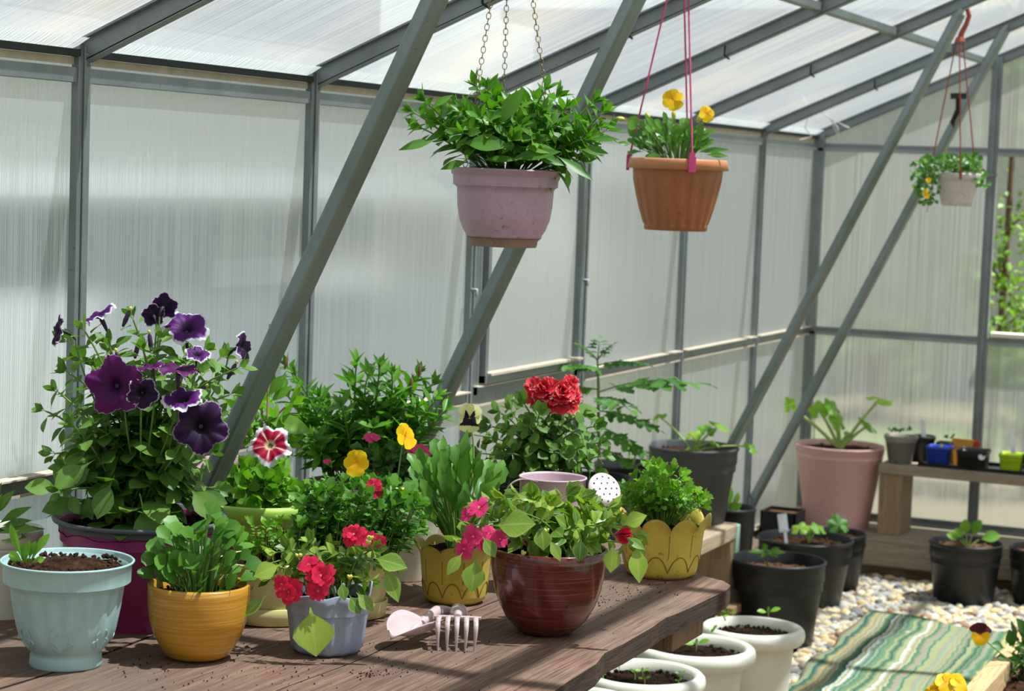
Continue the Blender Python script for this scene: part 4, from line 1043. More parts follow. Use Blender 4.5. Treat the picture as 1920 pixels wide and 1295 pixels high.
# ---- cream oval planter with saucer
P0, P1 = onZ(505, 1181, ZT), onZ(715, 1166, ZT)
axx = unit((P1 - P0) * np.array([1, 1, 0])); ayy = np.cross(UP, axx)
cen = (P0 + P1) / 2 + ayy * .076; cen[2] = ZT; dc = dep_of(cen)
kx = dc / F_PX; Hh = W(620, 1040, dc)[2] - ZT
ro = pot_root('planter', cen, 'oval cream plastic planter with saucer, holding bushy pansies with yellow flowers')
a_, b_ = 170 * kx, .078
pr = [(.80, .010), (.81, .012), (.86, Hh * .4), (.91, Hh * .80), (.92, Hh * .86), (.97, Hh * .9), (1.0, Hh * .97), (.99, Hh), (.955, Hh * .985), (.90, Hh * .7)]
m = MB(); lathe(m, [(r, z) for r, z in pr], cen, 120, ax=axx, sx=a_, sy=b_, sq=3.0, rf=lambda th, i, z: 1 + (.006 * np.sin(th * 40) if z < Hh * .8 else 0 * th)); m.build('pot', M['cream'], ro)
m = MB(); lathe(m, [(.82, 0), (.86, .002), (.885, .028), (.87, .029), (.84, .006)], cen, 120, ax=axx, sx=a_, sy=b_, sq=3.0); m.build('saucer', M['cream'], ro)
soil_disc(ro, cen, .90, ZT + Hh - .018, M['soil_dark'], .004, 0, ax=axx, sx=a_, sy=b_, sq=3)
fo, st = MB(), MB(); top = cen + UP * (Hh - .015)
for k in range(150):
    x = U(560, 785); f = (x - 665) / 130; y = 1014 - U(.0, 1.0) ** .8 * (104 * (1 - .45 * f * f)) - 5
    dd = dc + U(-.08, .08); T = W(x, y, dd); b0 = top + axx * ((T - top) @ axx) * .8 + ayy * ((T - top) @ ayy) * .8
    shoot(fo, st, b0, T, .036, .021, 'petiolate', nodes=5, start=.25, pair=2, out=.8, tipn=5, curl=.6, fold=.2, jag=.3, tips=.85, r=.0012, bend=.35)
fo.build('foliage', M['lf_pansy'], ro); st.build('stems', M['stem'], ro)
fo, st = MB(), MB()
for k in range(26):
    x = U(458, 540); y = U(972, 1045); T = W(x, y, dc + U(-.07, .03)); b0 = top + axx * ((T - top) @ axx) * .9
    shoot(fo, st, b0, T, .024, .013, 'ovate', nodes=4, start=.4, out=.85, tipn=5, curl=.4, tips=.8, r=.0012)
fo.build('seedling_leaves', M['lf_bright'], ro); st.build('seedling_stems', M['stem_red'], ro)
pansy(ro, W(669, 868, dc - .13), face(-.1, .1, 1), 26 * kx, M['yellowpetal'])
pansy(ro, W(757, 818, dc - .0), face(.75, .2, .6), 27 * kx, M['yellowpetal'], roll=.3)
stemlet(ro, bez(W(754, 835, dc), W(748, 880, dc), W(735, 960, dc), 7), .0014)
stemlet(ro, bez(W(675, 885, dc - .03), W(690, 925, dc), W(690, 975, dc), 7), .0014)
stemlet(ro, bez(W(748, 925, dc - .03), W(742, 950, dc), W(730, 985, dc), 7), .0012)
m = MB()
for k in range(5): leaf(m, W(750, 926, dc - .03), face(math.sin(k * 1.3) * .5, 1, math.cos(k * 1.3) * .5), face(math.sin(k * 1.3), 0, math.cos(k * 1.3)), .014, .010, 'petal', -.5, .4)
m.build('flower_bud', M['bud'], ro)

# ---- lime green pot with red and white petunia
dc = 3.72; cc3 = W(492, 938, dc); c = np.array([cc3[0], cc3[1], ZT]); R = 116 * dc / F_PX; H = cc3[2] - ZT
ro = pot_root('potted_petunia', c, 'lime green pot with low petunia leaves and one red and white striped flower')
pr = [(R * .66, 0), (R * .67, .002), (R * .80, H * .5), (R * .87, H * .78), (R * .90, H * .82), (R * .97, H * .84), (R * 1.0, H * .9), (R * 1.0, H * .97), (R * .985, H)]
m = MB(); lathe(m, inner(pr, .008, .03), c, 96); m.build('pot', M['lime'], ro)
soil_disc(ro, c, R * .9, ZT + H - .014, M['soil'], .006, 120)
fo, st = MB(), MB(); top = c + UP * (H - .01)
for k in range(34):
    a = U(0, 6.28); q = U(0.15, 1) ** .6; o = math.cos(a) * RH + math.sin(a) * FH
    T = top + o * q * R * .62 + UP * (.05 * (1 - q * q) + .012 + .015 * U(0, 1))
    shoot(fo, st, top + o * .02, T, .060, .042, 'petiolate', nodes=4, start=.3, out=.9, tipn=5, curl=.6, fold=.2, tips=.6, r=.002)
fo.build('foliage', M['lf_bright'], ro); st.build('stems', M['stem'], ro)
petunia_flower(ro, W(505, 832, dc - .12), face(-.05, .42, .9), 40 * dc / F_PX, M['petunia_rw'], .3, ruffle=.16, depth=.3, tubemat=M['stem'])

# ---- pale pink pot behind with tall leafy plant on a cane
dc = 4.0; cc3 = W(442, 868, dc); c = np.array([cc3[0], cc3[1], ZT]); R = 98 * dc / F_PX; H = cc3[2] - ZT
ro = pot_root('potted_plant', c, 'pale pink pot behind the lime green one, its plant tied to a thin bamboo cane', 'plant pot')
m = MB(); lathe(m, inner([(R * .62, 0), (R * .63, .003), (R * .80, H * .6), (R * .86, H * .84), (R * .93, H * .86), (R * 1.0, H)], .005, .03), c, 80); m.build('pot', M['palepink'], ro)
soil_disc(ro, c, R * .9, ZT + H - .02, M['soil'], .004, 60)
m = MB(); tube(m, [W(499, 880, dc - .03), W(502, 740, dc - .03), W(506, 607, dc - .03)], [.0022, .002, .0018], 8); m.build('cane', M['bamboo'], ro)
fo, st = MB(), MB(); top = c + UP * (H - .01)
for (x, y) in ((490, 742), (455, 770), (520, 790), (480, 790), (540, 760), (470, 820), (530, 830), (440, 805)):
    shoot(fo, st, W(490, 865, dc), W(x, y, dc + U(-.05, .05)), .082, .034, 'ovate', nodes=3, start=.5, out=.8, tipn=5, curl=.3, fold=.15, tips=.7, r=.0028)
for (x, y, a, b, L) in ((488, 770, -1, .35, .075), (492, 785, .9, -.15, .10), (485, 790, -1, -.05, .09), (470, 775, -1, -.3, .06), (500, 745, .6, .8, .06), (505, 755, .7, .6, .055)):
    leaf(fo, W(x, y, dc - .04), face(a, b, .2), face(0, .6, .8), L, L * .42, 'ovate', .4, .15)
fo.build('foliage', M['lf_bright'], ro); st.build('stems', M['stem_red'], ro)

# ---- tall pointed-leaf plants behind, in a pale pot
dc = 4.08; cc3 = W(672, 905, dc); c = np.array([cc3[0], cc3[1], ZT]); R = .105; H = cc3[2] - ZT
ro = pot_root('potted_petunia', c, 'budding petunia with many upright pointed-leaf stems, behind the yellow pansies')
m = MB(); lathe(m, inner([(R * .62, 0), (R * .63, .003), (R * .86, H * .84), (R * .95, H * .86), (R * 1.0, H)], .005, .03), c, 64); m.build('pot', M['lilac'], ro)
soil_disc(ro, c, R * .9, ZT + H - .02, M['soil'], .004, 40)
fo, st = MB(), MB(); top = c + UP * (H - .01)
tp = [(540, 688), (555, 705), (520, 720), (668, 682), (690, 700), (712, 690), (735, 705), (655, 715), (785, 700), (770, 720), (810, 720), (820, 745), (835, 770), (600, 745), (610, 765), (580, 770), (560, 790), (640, 760), (690, 760), (740, 745), (730, 770), (780, 765), (800, 790), (655, 790), (620, 800), (590, 820), (700, 800), (750, 800), (680, 830), (640, 835), (560, 830), (720, 850), (600, 850), (760, 740), (700, 735)]
for (x, y) in tp:
    b0 = top + RH * ((x - 672) * .0004) + FH * U(-.03, .03)
    C = shoot(fo, st, b0, W(x, y, dc + U(-.10, .12)),   .078, .028, 'lance', nodes=10, start=.25, out=.72, tipn=7, curl=.25, fold=.3, bend=.28, tips=.42, r=.0026, shrink=.5)
fo.build('foliage', M['lf_hang'], ro); st.build('stems', M['stem'], ro)
m = MB()
for (x, y) in ((534, 682), (665, 680), (785, 697), (712, 690), (770, 722)): bud1(ro, W(x, y + 10, dc), face(U(-.2, .2), 1, 0), .026, .0038, M['stem_red'])

# ---- small impatiens between them
dc = 3.86; cc3 = W(760, 930, dc); c = np.array([cc3[0], cc3[1], ZT]); R = .075; H = cc3[2] - ZT
ro = pot_root('potted_impatiens', c, 'dark-leaved impatiens with small pink flowers, half hidden behind the yellow pansies')
m = MB(); lathe(m, inner([(R * .62, 0), (R * .63, .003), (R * .92, H * .84), (R * 1.0, H)], .005, .03), c, 48); m.build('pot', M['white'], ro)
soil_disc(ro, c, R * .9, ZT + H - .02, M['soil'], .004, 20)
fo, st = MB(), MB(); top = c + UP * (H - .01)
for k in range(34):
    T = W(U(660, 810), U(835, 915), dc + U(-.06, .06))
    shoot(fo, st, top, T, .044, .028, 'ovate', nodes=4, start=.4, out=.9, tipn=5, curl=.5, tips=.6, r=.0015)
fo.build('foliage', M['lf_dark'], ro); st.build('stems', M['stem_red'], ro)
for (x, y, rp_, b) in ((697, 822, 18, .9), (788, 847, 20, .7), (775, 852, 15, .5), (700, 908, 13, .2), (706, 920, 12, .1), (692, 918, 10, .3), (614, 866, 8, .6)):
    impatiens(ro, W(x, y, dc - (.40 if y > 900 else .04)), face(.1, b, .7), rp_ * dc / F_PX, M['imp_red'] if y > 890 else M['imp_pink'], U(0, 5))

# ---- double red petunia behind the watering can
dc = 4.18; cc3 = W(1015, 905, dc); c = np.array([cc3[0], cc3[1], ZT]); R = .11; H = cc3[2] - ZT
ro = pot_root('potted_petunia', c, 'bushy petunia with one large double coral red flower, behind the watering can')
m = MB(); lathe(m, inner([(R * .62, 0), (R * .63, .003), (R * .86, H * .84), (R * .95, H * .86), (R * 1.0, H)], .005, .03), c, 64); m.build('pot', M['black'], ro)
soil_disc(ro, c, R * .9, ZT + H - .02, M['soil'], .004, 20)
fo, st = MB(), MB(); top = c + UP * (H - .01)
tp = [(925, 800), (940, 775), (960, 770), (985, 760), (1010, 780), (1040, 765), (1065, 785), (1090, 780), (1110, 800), (1120, 830), (1125, 855), (930, 830), (960, 810), (990, 800), (1020, 810), (1050, 810), (1080, 820), (1100, 845), (950, 850), (985, 840), (1020, 845), (1055, 845), (1085, 865), (965, 880), (1000, 870), (1035, 870), (905, 850), (920, 870), (1110, 880), (890, 815), (1037, 790), (1075, 800)]
for (x, y) in tp:
    shoot(fo, st, top + RH * U(-.03, .03), W(x, y, dc + U(-.13, .1)),   .066, .041, 'petiolate', nodes=6, start=.35, out=.85, tipn=6, curl=.5, fold=.22, tips=.55, r=.0024, bend=.35)
leaf(fo, W(1045, 770, dc - .05), face(1, .1, .2), face(0, .9, .5), .085, .04, 'petiolate', .3, .2)
fo.build('foliage', M['lf_pet'], ro); st.build('stems', M['stem'], ro)
m = MB(); fc = W(1037, 735, dc - .06); n_ = face(0, .62, .78); k_ = dc / F_PX
lobes_ = ((-14, 4, 1.0, 26), (16, -2, .95, 24), (30, 14, .8, 15), (-34, 14, .7, 14), (34, -14, .7, 12), (-6, -14, .8, 12))
for (ox, oy, sz, cnt) in lobes_:
    fc2 = fc + (CR * ox + CU * oy * .8 + CD * (-6 if abs(ox) < 20 else 4)) * k_; nl = unit(n_ + CR * ox * .018 + RNG.normal(0, .12, 3))
    for k in range(cnt):
        q = math.sqrt((k + .5) / cnt); a = k * 2.39996 + ox
        o = rot_about(perp(nl), nl, a); p = fc2 + o * q * 11 * k_ * sz + nl * (1 - q) * 9 * k_
        leaf(m, p, unit(o * (q * .9 + .2) + nl * (1.15 - q) + RNG.normal(0, .25, 3)), unit(nl - o * .6 + RNG.normal(0, .35, 3)), U(13, 21) * k_ * sz, U(17, 26) * k_ * sz, 'petal', U(-.5, .9), .15, .11, notch=.12)
for (a, L) in ((0, 44), (25, 40), (155, 40), (185, 46), (215, 38), (245, 34), (275, 30), (300, 38), (320, 48), (340, 42)):
    o = rot_about(np.array(CR), n_, math.radians(a)); leaf(m, fc + o * 12 * k_ - n_ * 8 * k_, unit(o + n_ * .05), n_, L * k_, 26 * k_, 'petal', .5, .15, .12, notch=.1)
m.build('flower', M['double'], ro)
stemlet(ro, bez(fc - n_ * .02, W(1037, 790, dc), W(1030, 860, dc), 6), .003)

# ---- long-leaved plant in a white pot, at the left edge
c = onZ(10, 1150, ZT); dc = 3.42; cc3 = W(5, 990, dc); c = np.array([cc3[0], cc3[1], ZT]); R = 74 * dc / F_PX; H = cc3[2] - ZT
ro = pot_root('potted_petunia', c, 'white pot with long narrow leaves at the left, behind the pale blue pot')
m = MB(); lathe(m, inner([(R * .66, 0), (R * .67, .003), (R * .84, H * .8), (R * .9, H * .82), (R * 1.0, H * .86), (R * 1.02, H * .95), (R, H)], .006, .03), c, 64); m.build('pot', M['white'], ro)
soil_disc(ro, c, R * .9, ZT + H - .012, M['soil_dark'], .004, 40)
fo = MB(); top = c + UP * (H - .005)
for (x, y, a, b, L, w_) in ((-8, 965, .55, .8, .075, .03), (0, 980, .85, .5, .085, .026), (5, 985, 1, .25, .07, .02), (-15, 975, .2, 1, .09, .03), (0, 990, .95, .02, .09, .03), (-5, 1000, .9, -.05, .07, .03), (-20, 970, -.3, 1, .09, .03), (5, 995, 1, .12, .10, .018), (-18, 960, .5, .9, .05, .02), (0, 988, -.9, .3, .08, .03), (-10, 1000, .7, -.15, .06, .028)):
    leaf(fo, W(x, y, dc - .03 + U(-.03, .02)), face(a, b, .2), face(-b * .4, .5, .85), L * .72, w_ * .7, 'lance', .3, .3)
fo.build('foliage', M['lf_pet'], ro)

# ---- large pale pink pot behind the magenta one
dc = 3.80; cc3 = W(243, 900, dc); c = np.array([max(cc3[0], -2.03), cc3[1], ZT]); R = .115; H = cc3[2] - ZT
ro = pot_root('plant_pot', c, 'pale pink pot standing half hidden behind the purple petunias')
m = MB(); lathe(m, inner([(R * .62, 0), (R * .63, .003), (R * .86, H * .84), (R * .95, H * .86), (R * 1.0, H)], .005, .03), c, 64); m.build('pot', M['palepink'], ro)
soil_disc(ro, c, R * .9, ZT + H - .02, M['soil'], .004, 20)

# ---- watering can
dc = 3.80; cc3 = W(1037, 893, dc); c = np.array([cc3[0], cc3[1], ZT]); R = 64 * dc / F_PX; H = cc3[2] - ZT
ro = pot_root('watering_can', c, 'small lilac enamel watering can behind the oxblood bowl', 'watering can')
m = MB(); lathe(m, [(R * 1.12, 0), (R * 1.14, .002), (R * 1.12, .006), (R * 1.06, H * .62), (R * 1.03, H * .66), (R * .97, H * .68), (R * .965, H * .7), (R * .97, H * .985), (R * 1.0, H * .99), (R * 1.0, H), (R * .965, H * 1.003), (R * .945, H * .98), (R * .94, H * .3), (0.001, H * .28)], c, 80); m.build('body', M['can'], ro)
m = MB(); Pm = []
pts = bez(c + UP * H * .985 - RH * R * .45 - FH * R * .8, c + UP * (H * 1.0 + .012) - RH * R * 1.55, c + UP * H * .55 - RH * R * 1.5, 14)
for p_, q_ in zip(pts[:-1], pts[1:]): pass
ring = []
for i, p_ in enumerate(pts):
    d_ = unit(pts[min(i + 1, 13)] - pts[max(i - 1, 0)]); s_ = unit(np.cross(d_, RH * .4 + UP)); s_ = FH * .9 - UP * .0; n2 = unit(np.cross(d_, s_))
    ring.append([p_ + s_ * .008 + n2 * .0008, p_ - s_ * .008 + n2 * .0008, p_ - s_ * .008 - n2 * .0008, p_ + s_ * .008 - n2 * .0008])
m.grid(np.array(ring), np.zeros((14, 4, 2)), wrap=True); m.build('handle', M['can'], ro)
rc_ = W(1134, 917, dc - .02); nr = unit(face(.42, .42, .80))
m = MB(); tube(m, bez(c + RH * R * .9 + UP * H * .25, c + RH * R * 1.6 + UP * H * .5, rc_ - nr * .028, 8), [.009, .009, .008, .008, .007, .007, .007, .007], 14); m.build('spout', M['can'], ro)
Rr = 33 * dc / F_PX; s_ = perp(nr); b_2 = np.cross(nr, s_); th = np.arange(48) * 2 * PI / 48
m = MB(); rings = [rc_ - nr * .03 + .007 * (np.cos(th)[:, None] * s_ + np.sin(th)[:, None] * b_2), rc_ - nr * .004 + Rr * (np.cos(th)[:, None] * s_ + np.sin(th)[:, None] * b_2), rc_ + Rr * (np.cos(th)[:, None] * s_ + np.sin(th)[:, None] * b_2), rc_ + nr * .003 + Rr * .6 * (np.cos(th)[:, None] * s_ + np.sin(th)[:, None] * b_2), rc_ + nr * .004 + Rr * .01 * (np.cos(th)[:, None] * s_ + np.sin(th)[:, None] * b_2)]
m.grid(np.array(rings), np.zeros((5, 48, 2)), wrap=True); rose = m.build('rose', M['canwhite'], ro)
m = MB()
for (nn_, rr_) in ((1, 0), (6, .38), (12, .74)):
    for k in range(nn_):
        a = k * 2 * PI / nn_; q = rc_ + Rr * rr_ * (math.cos(a) * s_ + math.sin(a) * b_2) + nr * (.0042 - .0028 * rr_)
        tube(m, [q - nr * .002, q + nr * .0006], .0017, 8)
m.build('holes', M['hole'], rose)

# ---- hand trowel and fork
tz = ZT
tipc = onZ(742, 1222, tz); dc = dep_of(tipc)
ro = empty('hand_trowel', tipc, 'pale pink enamel hand trowel lying scoop down beside the fork', 'trowel')
# blade: dished sheet running from lower left to the neck
A = W(738, 1196, dc + .02); B = W(800, 1190, dc + .06); axd = unit(B - A)
m = MB(); nu, nv = 13, 15; P = np.zeros((nv, nu, 3)); UVt = np.zeros((nv, nu, 2))
ctl = onZ(733, 1216, tz + .002); ctr_ = onZ(815, 1183, tz + .016)
dax = unit(ctr_ - ctl); sd_ = unit(np.cross(UP, dax)); upn = np.cross(dax, sd_)
for i in range(nv):
    v = i / (nv - 1); wv = .034 * (math.sin(min(1, v * 1.5 + .02) * PI / 2) ** .6) * (1 - .55 * max(0, (v - .6) / .4) ** 2)
    for j in range(nu):
        s_ = (j / (nu - 1)) * 2 - 1
        P[i, j] = ctl + dax * (v * .092 - .006) + sd_ * s_ * wv + UP * (.030 * (abs(s_) ** 1.8) * (wv / .034) + .022 * (1 - v) ** 3 * (1 - .5 * abs(s_)) + .002 + .007 * (s_ + 1) * (1 - .5 * v))
        UVt[i, j] = (s_, v)
m.grid(P, UVt); bl = m.build('blade', M['tool'], ro); sm = bl.modifiers.new('t', 'SOLIDIFY'); sm.thickness = .0012
m = MB(); p1 = ctl + dax * .040 + UP * .010; p2 = W(790, 1170, dc + .07); p3 = W(815, 1149, dc + .12); p4 = W(848, 1145, dc + .15)
hp = np.concatenate([bez(p1, (p1 + p2) / 2 + UP * .006, p3, 8)[:-1], bez(p3, p3 + (p3 - p2) * .3, p4, 6)])
tube(m, hp, [.004, .005, .006, .0068, .0076, .0084, .0092, .010, .0102, .010, .009, .0075, .004], 16); m.build('handle', M['tool'], ro)
# fork
fk0 = onZ(855, 1221, tz); dcf = dep_of(fk0); kf = dcf / F_PX
ro = empty('hand_fork', fk0, 'pale pink enamel five-pronged hand fork standing on its prong tips', 'fork')
m = MB()
rt = unit(CR * np.array([1, 1, 0])); fz = onZ(855, 1221, tz)
hgt = 58 * kf
for k in range(5):
    tx = (-34 + 17 * k) * kf; bx_ = (-33 + 16.5 * k) * kf * 1.08
    pts = [(tx, 0, 0), (tx * 1.04, 0.001, hgt * .45), (bx_, .002, hgt * .72), (bx_, .006, hgt * .92), (bx_ * .98, .015, hgt), (bx_ * .96, .028, hgt * 1.0)]
    wd = [.0013, .0027, .0037, .0039, .0039, .0039]; tk = [.0006, .0012, .0014, .0014, .0014, .0014]
    rings = []
    for i, (x, y, z) in enumerate(pts):
        q = fz + rt * x + FH * y + UP * z
        d_ = FH if i < 3 else unit(np.array(FH) * (.7 if i == 3 else .2) + UP * (.5 if i == 3 else 1))
        rings.append([q - rt * wd[i] - d_ * tk[i], q + rt * wd[i] - d_ * tk[i], q + rt * wd[i] + d_ * tk[i], q - rt * wd[i] + d_ * tk[i]])
    m.grid(np.array(rings), np.zeros((6, 4, 2)), wrap=True); m.add(rings[0], [(0, 1, 2, 3)])
box(m, fz + FH * .031 + UP * (hgt * .99), (.083 * 2 * kf / kf * .45, .012, .003), np.array([rt, FH, UP]))
m.build('prongs', M['tool'], ro)
m = MB(); hp = [fz + FH * .03 + UP * hgt * .99, fz + FH * .06 + UP * hgt * .98, fz + FH * .10 + UP * hgt * .8, fz + FH * .15 + UP * hgt * .5]
tube(m, bez(hp[0], hp[1] + UP * .01, hp[3], 10), [.006, .006, .0075, .010, .0125, .014, .0145, .0135, .011, .006], 16); m.build('handle', M['tool'], ro)

# ================================================================== HANGING POTS
def chain(root, a, b, mat, L=.0135, wd=.0042, r=.0008):
    n = int(np.linalg.norm(b - a) / (L * .78)); d = unit(b - a); q = perp(d); m = MB()
    for i in range(n):
        c_ = a + (b - a) * (i + .5) / n; s_ = q if i % 2 else np.cross(d, q)
        s_ = rot_about(s_, d, .5)
        pts = [c_ + d * L / 2 * .0 + s_ * wd * math.cos(t_) + d * (L / 2) * math.sin(t_) for t_ in np.linspace(0, 2 * PI, 13)]
        tube(m, pts, r, 5, cap=False)
    return m.build('chain', mat, root)
# ---- lilac pot on brass chains
dc = 3.83; c0 = W(949, 318, dc); R = 105 * dc / F_PX; zb = W(935, 462, dc)[2]; H = c0[2] - zb; c = np.array([c0[0], c0[1], zb])
ro = pot_root('hanging_petunia', c, 'lilac plastic pot hanging on three brass chains, full of leafy green petunia', 'hanging pot')
pr = [(R * .62, H * .0), (R * .64, H * .03), (R * .64, H * .06), (R * .665, H * .115)]
m = MB(); lathe(m, [(R * .585, 0), (R * .60, H * .02), (R * .61, H * .08), (R * .66, H * .115)], c, 96); m.build('foot', M['lilac_base'], ro)
pr = [(R * .60, H * .118), (R * .675, H * .12), (R * .68, H * .15), (R * .74, H * .22), (R * .815, H * .36), (R * .85, H * .52), (R * .865, H * .70), (R * .87, H * .76), (R * .905, H * .775), (R * .915, H * .80), (R * .93, H * .91), (R * .975, H * .925), (R * .985, H * .985), (R, H * .99), (R * .99, H)]
m = MB(); lathe(m, inner(pr, .004, .03), c, 128, rf=None); m.build('pot', M['lilac'], ro)
soil_disc(ro, c, R * .92, c[2] + H - .012, M['soil_dark'], .006, 80)
apex = W(962, -150, dc + .02); 
for (x0, y0, x1, y1, dd) in ((872, 312, 921, 0, -.06), (941, 300, 950, 0, .09), (1042, 315, 999, 0, -.03)):
    a = W(x0, y0, dc + dd); t1 = W(x1, y1, dc + dd * .45 + .01); chain(ro, a, a + (t1 - a) * 1.5, M['chain'])
    bpt = a + (t1 - a) * 1.5
apex = np.mean([W(872, 312, dc - .06) + (W(921, 0, dc - .017) - W(872, 312, dc - .06)) * 1.5, W(1042, 315, dc - .03) + (W(999, 0, dc) - W(1042, 315, dc - .03)) * 1.5], axis=0)
m = MB(); zz = roofz(apex[0]) + .0
tube(m, [apex - UP * .01, apex + UP * .03, np.array([apex[0], apex[1], max(zz, apex[2] + .06)])], .002, 8); tube(m, [W(872, 312, dc - .06) + (W(921, 0, dc - .017) - W(872, 312, dc - .06)) * 1.5, apex, W(1042, 315, dc - .03) + (W(999, 0, dc) - W(1042, 315, dc - .03)) * 1.5], .002, 6)
m.build('hook', M['chain'], ro)
fo, st = MB(), MB(); top = c + UP * (H - .008)
tp = [(800, 192, -.02), (775, 210, 0), (790, 240, .03), (845, 215, .05), (862, 205, -.04), (895, 165, -.02), (915, 168, .03), (930, 185, .05), (965, 200, -.08), (1000, 190, .06), (1020, 172, -.05), (1040, 185, .02), (1010, 215, -.06), (1060, 205, 0), (1080, 230, .05), (1108, 195, -.02), (1125, 215, 0), (1120, 240, -.04), (1135, 245, .02), (1095, 260, -.06), (1100, 285, -.03), (1085, 300, -.05), (880, 215, -.06), (850, 235, .06), (905, 225, -.09), (940, 225, .02), (975, 235, -.09), (1010, 240, .05), (1045, 235, -.08), (870, 250, -.1), (920, 255, .06), (960, 260, -.1), (1000, 262, -.09), (1035, 262, .04), (820, 225, -.05), (985, 215, .0), (950, 200, .02), (1075, 255, -.04), (890, 262, .0), (930, 235, -.08), (995, 255, -.04)]
for (x, y, dz) in tp:
    T = W(x, y, dc + dz); b0 = top + (T - top) * np.array([.22, .22, 0])
    shoot(fo, st, b0, T, .074, .029, 'ovate', nodes=7, start=.3, out=.75, tipn=7, curl=.3, fold=.28, bend=.05 if abs(x - 949) > 100 else .3, tips=.5, r=.0024, shrink=.45)
for (x, y, a, b, L, w_) in ((822, 262, -1, -.22, .075, .02), (860, 268, .95, -.02, .095, .038), (935, 240, .5, .9, .085, .036), (880, 302, -1, -.25, .055, .018), (1040, 290, .9, -.55, .085, .020), (1062, 316, .15, -1, .036, .012), (975, 275, 1, -.1, .07, .022), (1000, 290, 1, -.3, .06, .022), (1100, 262, 1, .05, .06, .014), (960, 285, -.2, .6, .022, .016), (1085, 280, 1, -.1, .055, .02), (900, 300, 1, .05, .07, .016), (805, 205, .9, .6, .05, .016), (950, 300, 1, .2, .1, .028)):
    leaf(fo, W(x, y, dc - .10), face(a, b, .25), face(-b * .3, .55, .85), L, w_, 'ovate', .25, .2)
for k in range(46):
    a = U(0, 6.28); o = math.cos(a) * RH + math.sin(a) * FH; L = U(.035, .06)
    leaf(fo, top + o * R * U(.2, .6) + UP * U(.006, .025), unit(o * .8 + UP * U(.15, .8) + np.array([*RNG.normal(0, .2, 2), 0])), UP, L, L * .4, 'ovate', .2, .2)
fo.build('foliage', M['lf_hang'], ro); st.build('stems', M['stem'], ro)

# ---- terracotta pot on pink cords
dc = 4.72; c0 = W(1272, 298, dc); R = 95 * dc / F_PX; zb = W(1265, 432, dc)[2]; H = c0[2] - zb; c = np.array([c0[0], c0[1], zb])
ro = pot_root('hanging_pansy', c, 'terracotta coloured ribbed pot hanging on pink cords with yellow pansies', 'hanging pot')
pr = [(R * .60, 0), (R * .625, H * .01), (R * .625, H * .085), (R * .635, H * .095), (R * .72, H * .28), (R * .80, H * .50), (R * .86, H * .70), (R * .885, H * .78), (R * .89, H * .86)]
def rft(th, i, z):
    a = 1 if .09 * H < z < .76 * H else 0
    return 1 + .02 * a * np.clip(np.sin(th * 19) * 3, -1, 1)
m = MB(); lathe(m, pr + [(R * .9, H * .9), (R * .87, H * .92), (R * .85, H * .8)], c, 190, rf=rft); m.build('pot', M['terra'], ro)
m = MB(); lathe(m, [(R * .90, H * .85), (R * 1.0, H * .855), (R * .965, H * .98), (R * .95, H), (R * .91, H * .995), (R * .89, H * .86)], c, 96, close=False); m.build('rim', M['terra_rim'], ro)
soil_disc(ro, c, R * .88, c[2] + H - .014, M['soil_dark'], .005, 30)
ap = W(1287, -40, dc + .02)
for (x0, y0, x1, y1, dd, cl) in ((1180, 300, 1250, 0, .02, 1), (1298, 300, 1291, 0, -.11, 1), (1288, 215, 1283, 0, .10, 0)):
    a = W(x0, y0 - 5, dc + dd); t1 = W(x1, y1, dc + dd * .35); e = a + (t1 - a) * 1.46
    m = MB()
    for ph_ in (0, 2.1, 4.2):
        n_ = 180; d_ = unit(e - a); q = perp(d_); q2 = np.cross(d_, q); s0 = a if cl else a - d_ * .07
        ts = np.linspace(0, 1, n_); P = s0 + (e - s0) * ts[:, None] + .0013 * (np.cos(ts * 200 + ph_)[:, None] * q + np.sin(ts * 200 + ph_)[:, None] * q2)
        tube(m, list(P), .0012, 4, cap=False)
    cdn = m.build('cord', M['pinkcord'], ro)
    if cl:
        m = MB(); o_ = unit((a - c0) * np.array([1, 1, 0])); ctr2 = c0 * np.array([1, 1, 0]) + o_ * (R * 1.0) + UP * (c0[2] - .012)
        box(m, ctr2, (.005, .016, .034), np.array([o_, np.cross(UP, o_), UP])); box(m, ctr2 + UP * .02 - o_ * .004, (.010, .012, .012), np.array([o_, np.cross(UP, o_), UP])); m.build('clip', M['pinkcord'], cdn, smooth=False, bevel=.001)
m = MB(); e0 = W(1250, 0, dc + .007); a0_ = W(1180, 295, dc + .02); e0 = a0_ + (e0 - a0_) * 1.46
tube(m, [e0 - UP * .004, e0 + UP * .02, np.array([e0[0], e0[1], roofz(e0[0]) + .002])], .003, 8); m.build('hook', M['pinkcord'], ro)
fo, st = MB(), MB(); top = c + UP * (H - .012)
for k in range(95):
    x = U(1188, 1325); y = 285 - U(0, 1) * 50 * (1 - ((x - 1255) / 110) ** 2) - 5; T = W(x, y, dc + U(-.08, .08)); b0 = top + (T - top) * np.array([.45, .45, 0])
    d = unit(T - b0); tube(st, bez(b0, b0 + UP * .02, T, 5), .0011, 5, cap=False)
    L = U(.028, .045); leaf(fo, T - d * L * .4, unit(d + RNG.normal(0, .25, 3)), unit(UP - FH), L, L * U(.35, .65), 'spat' if k % 3 else 'petiolate', U(.1, .8), .25, jag=.06, twist=U(-.5, .5))
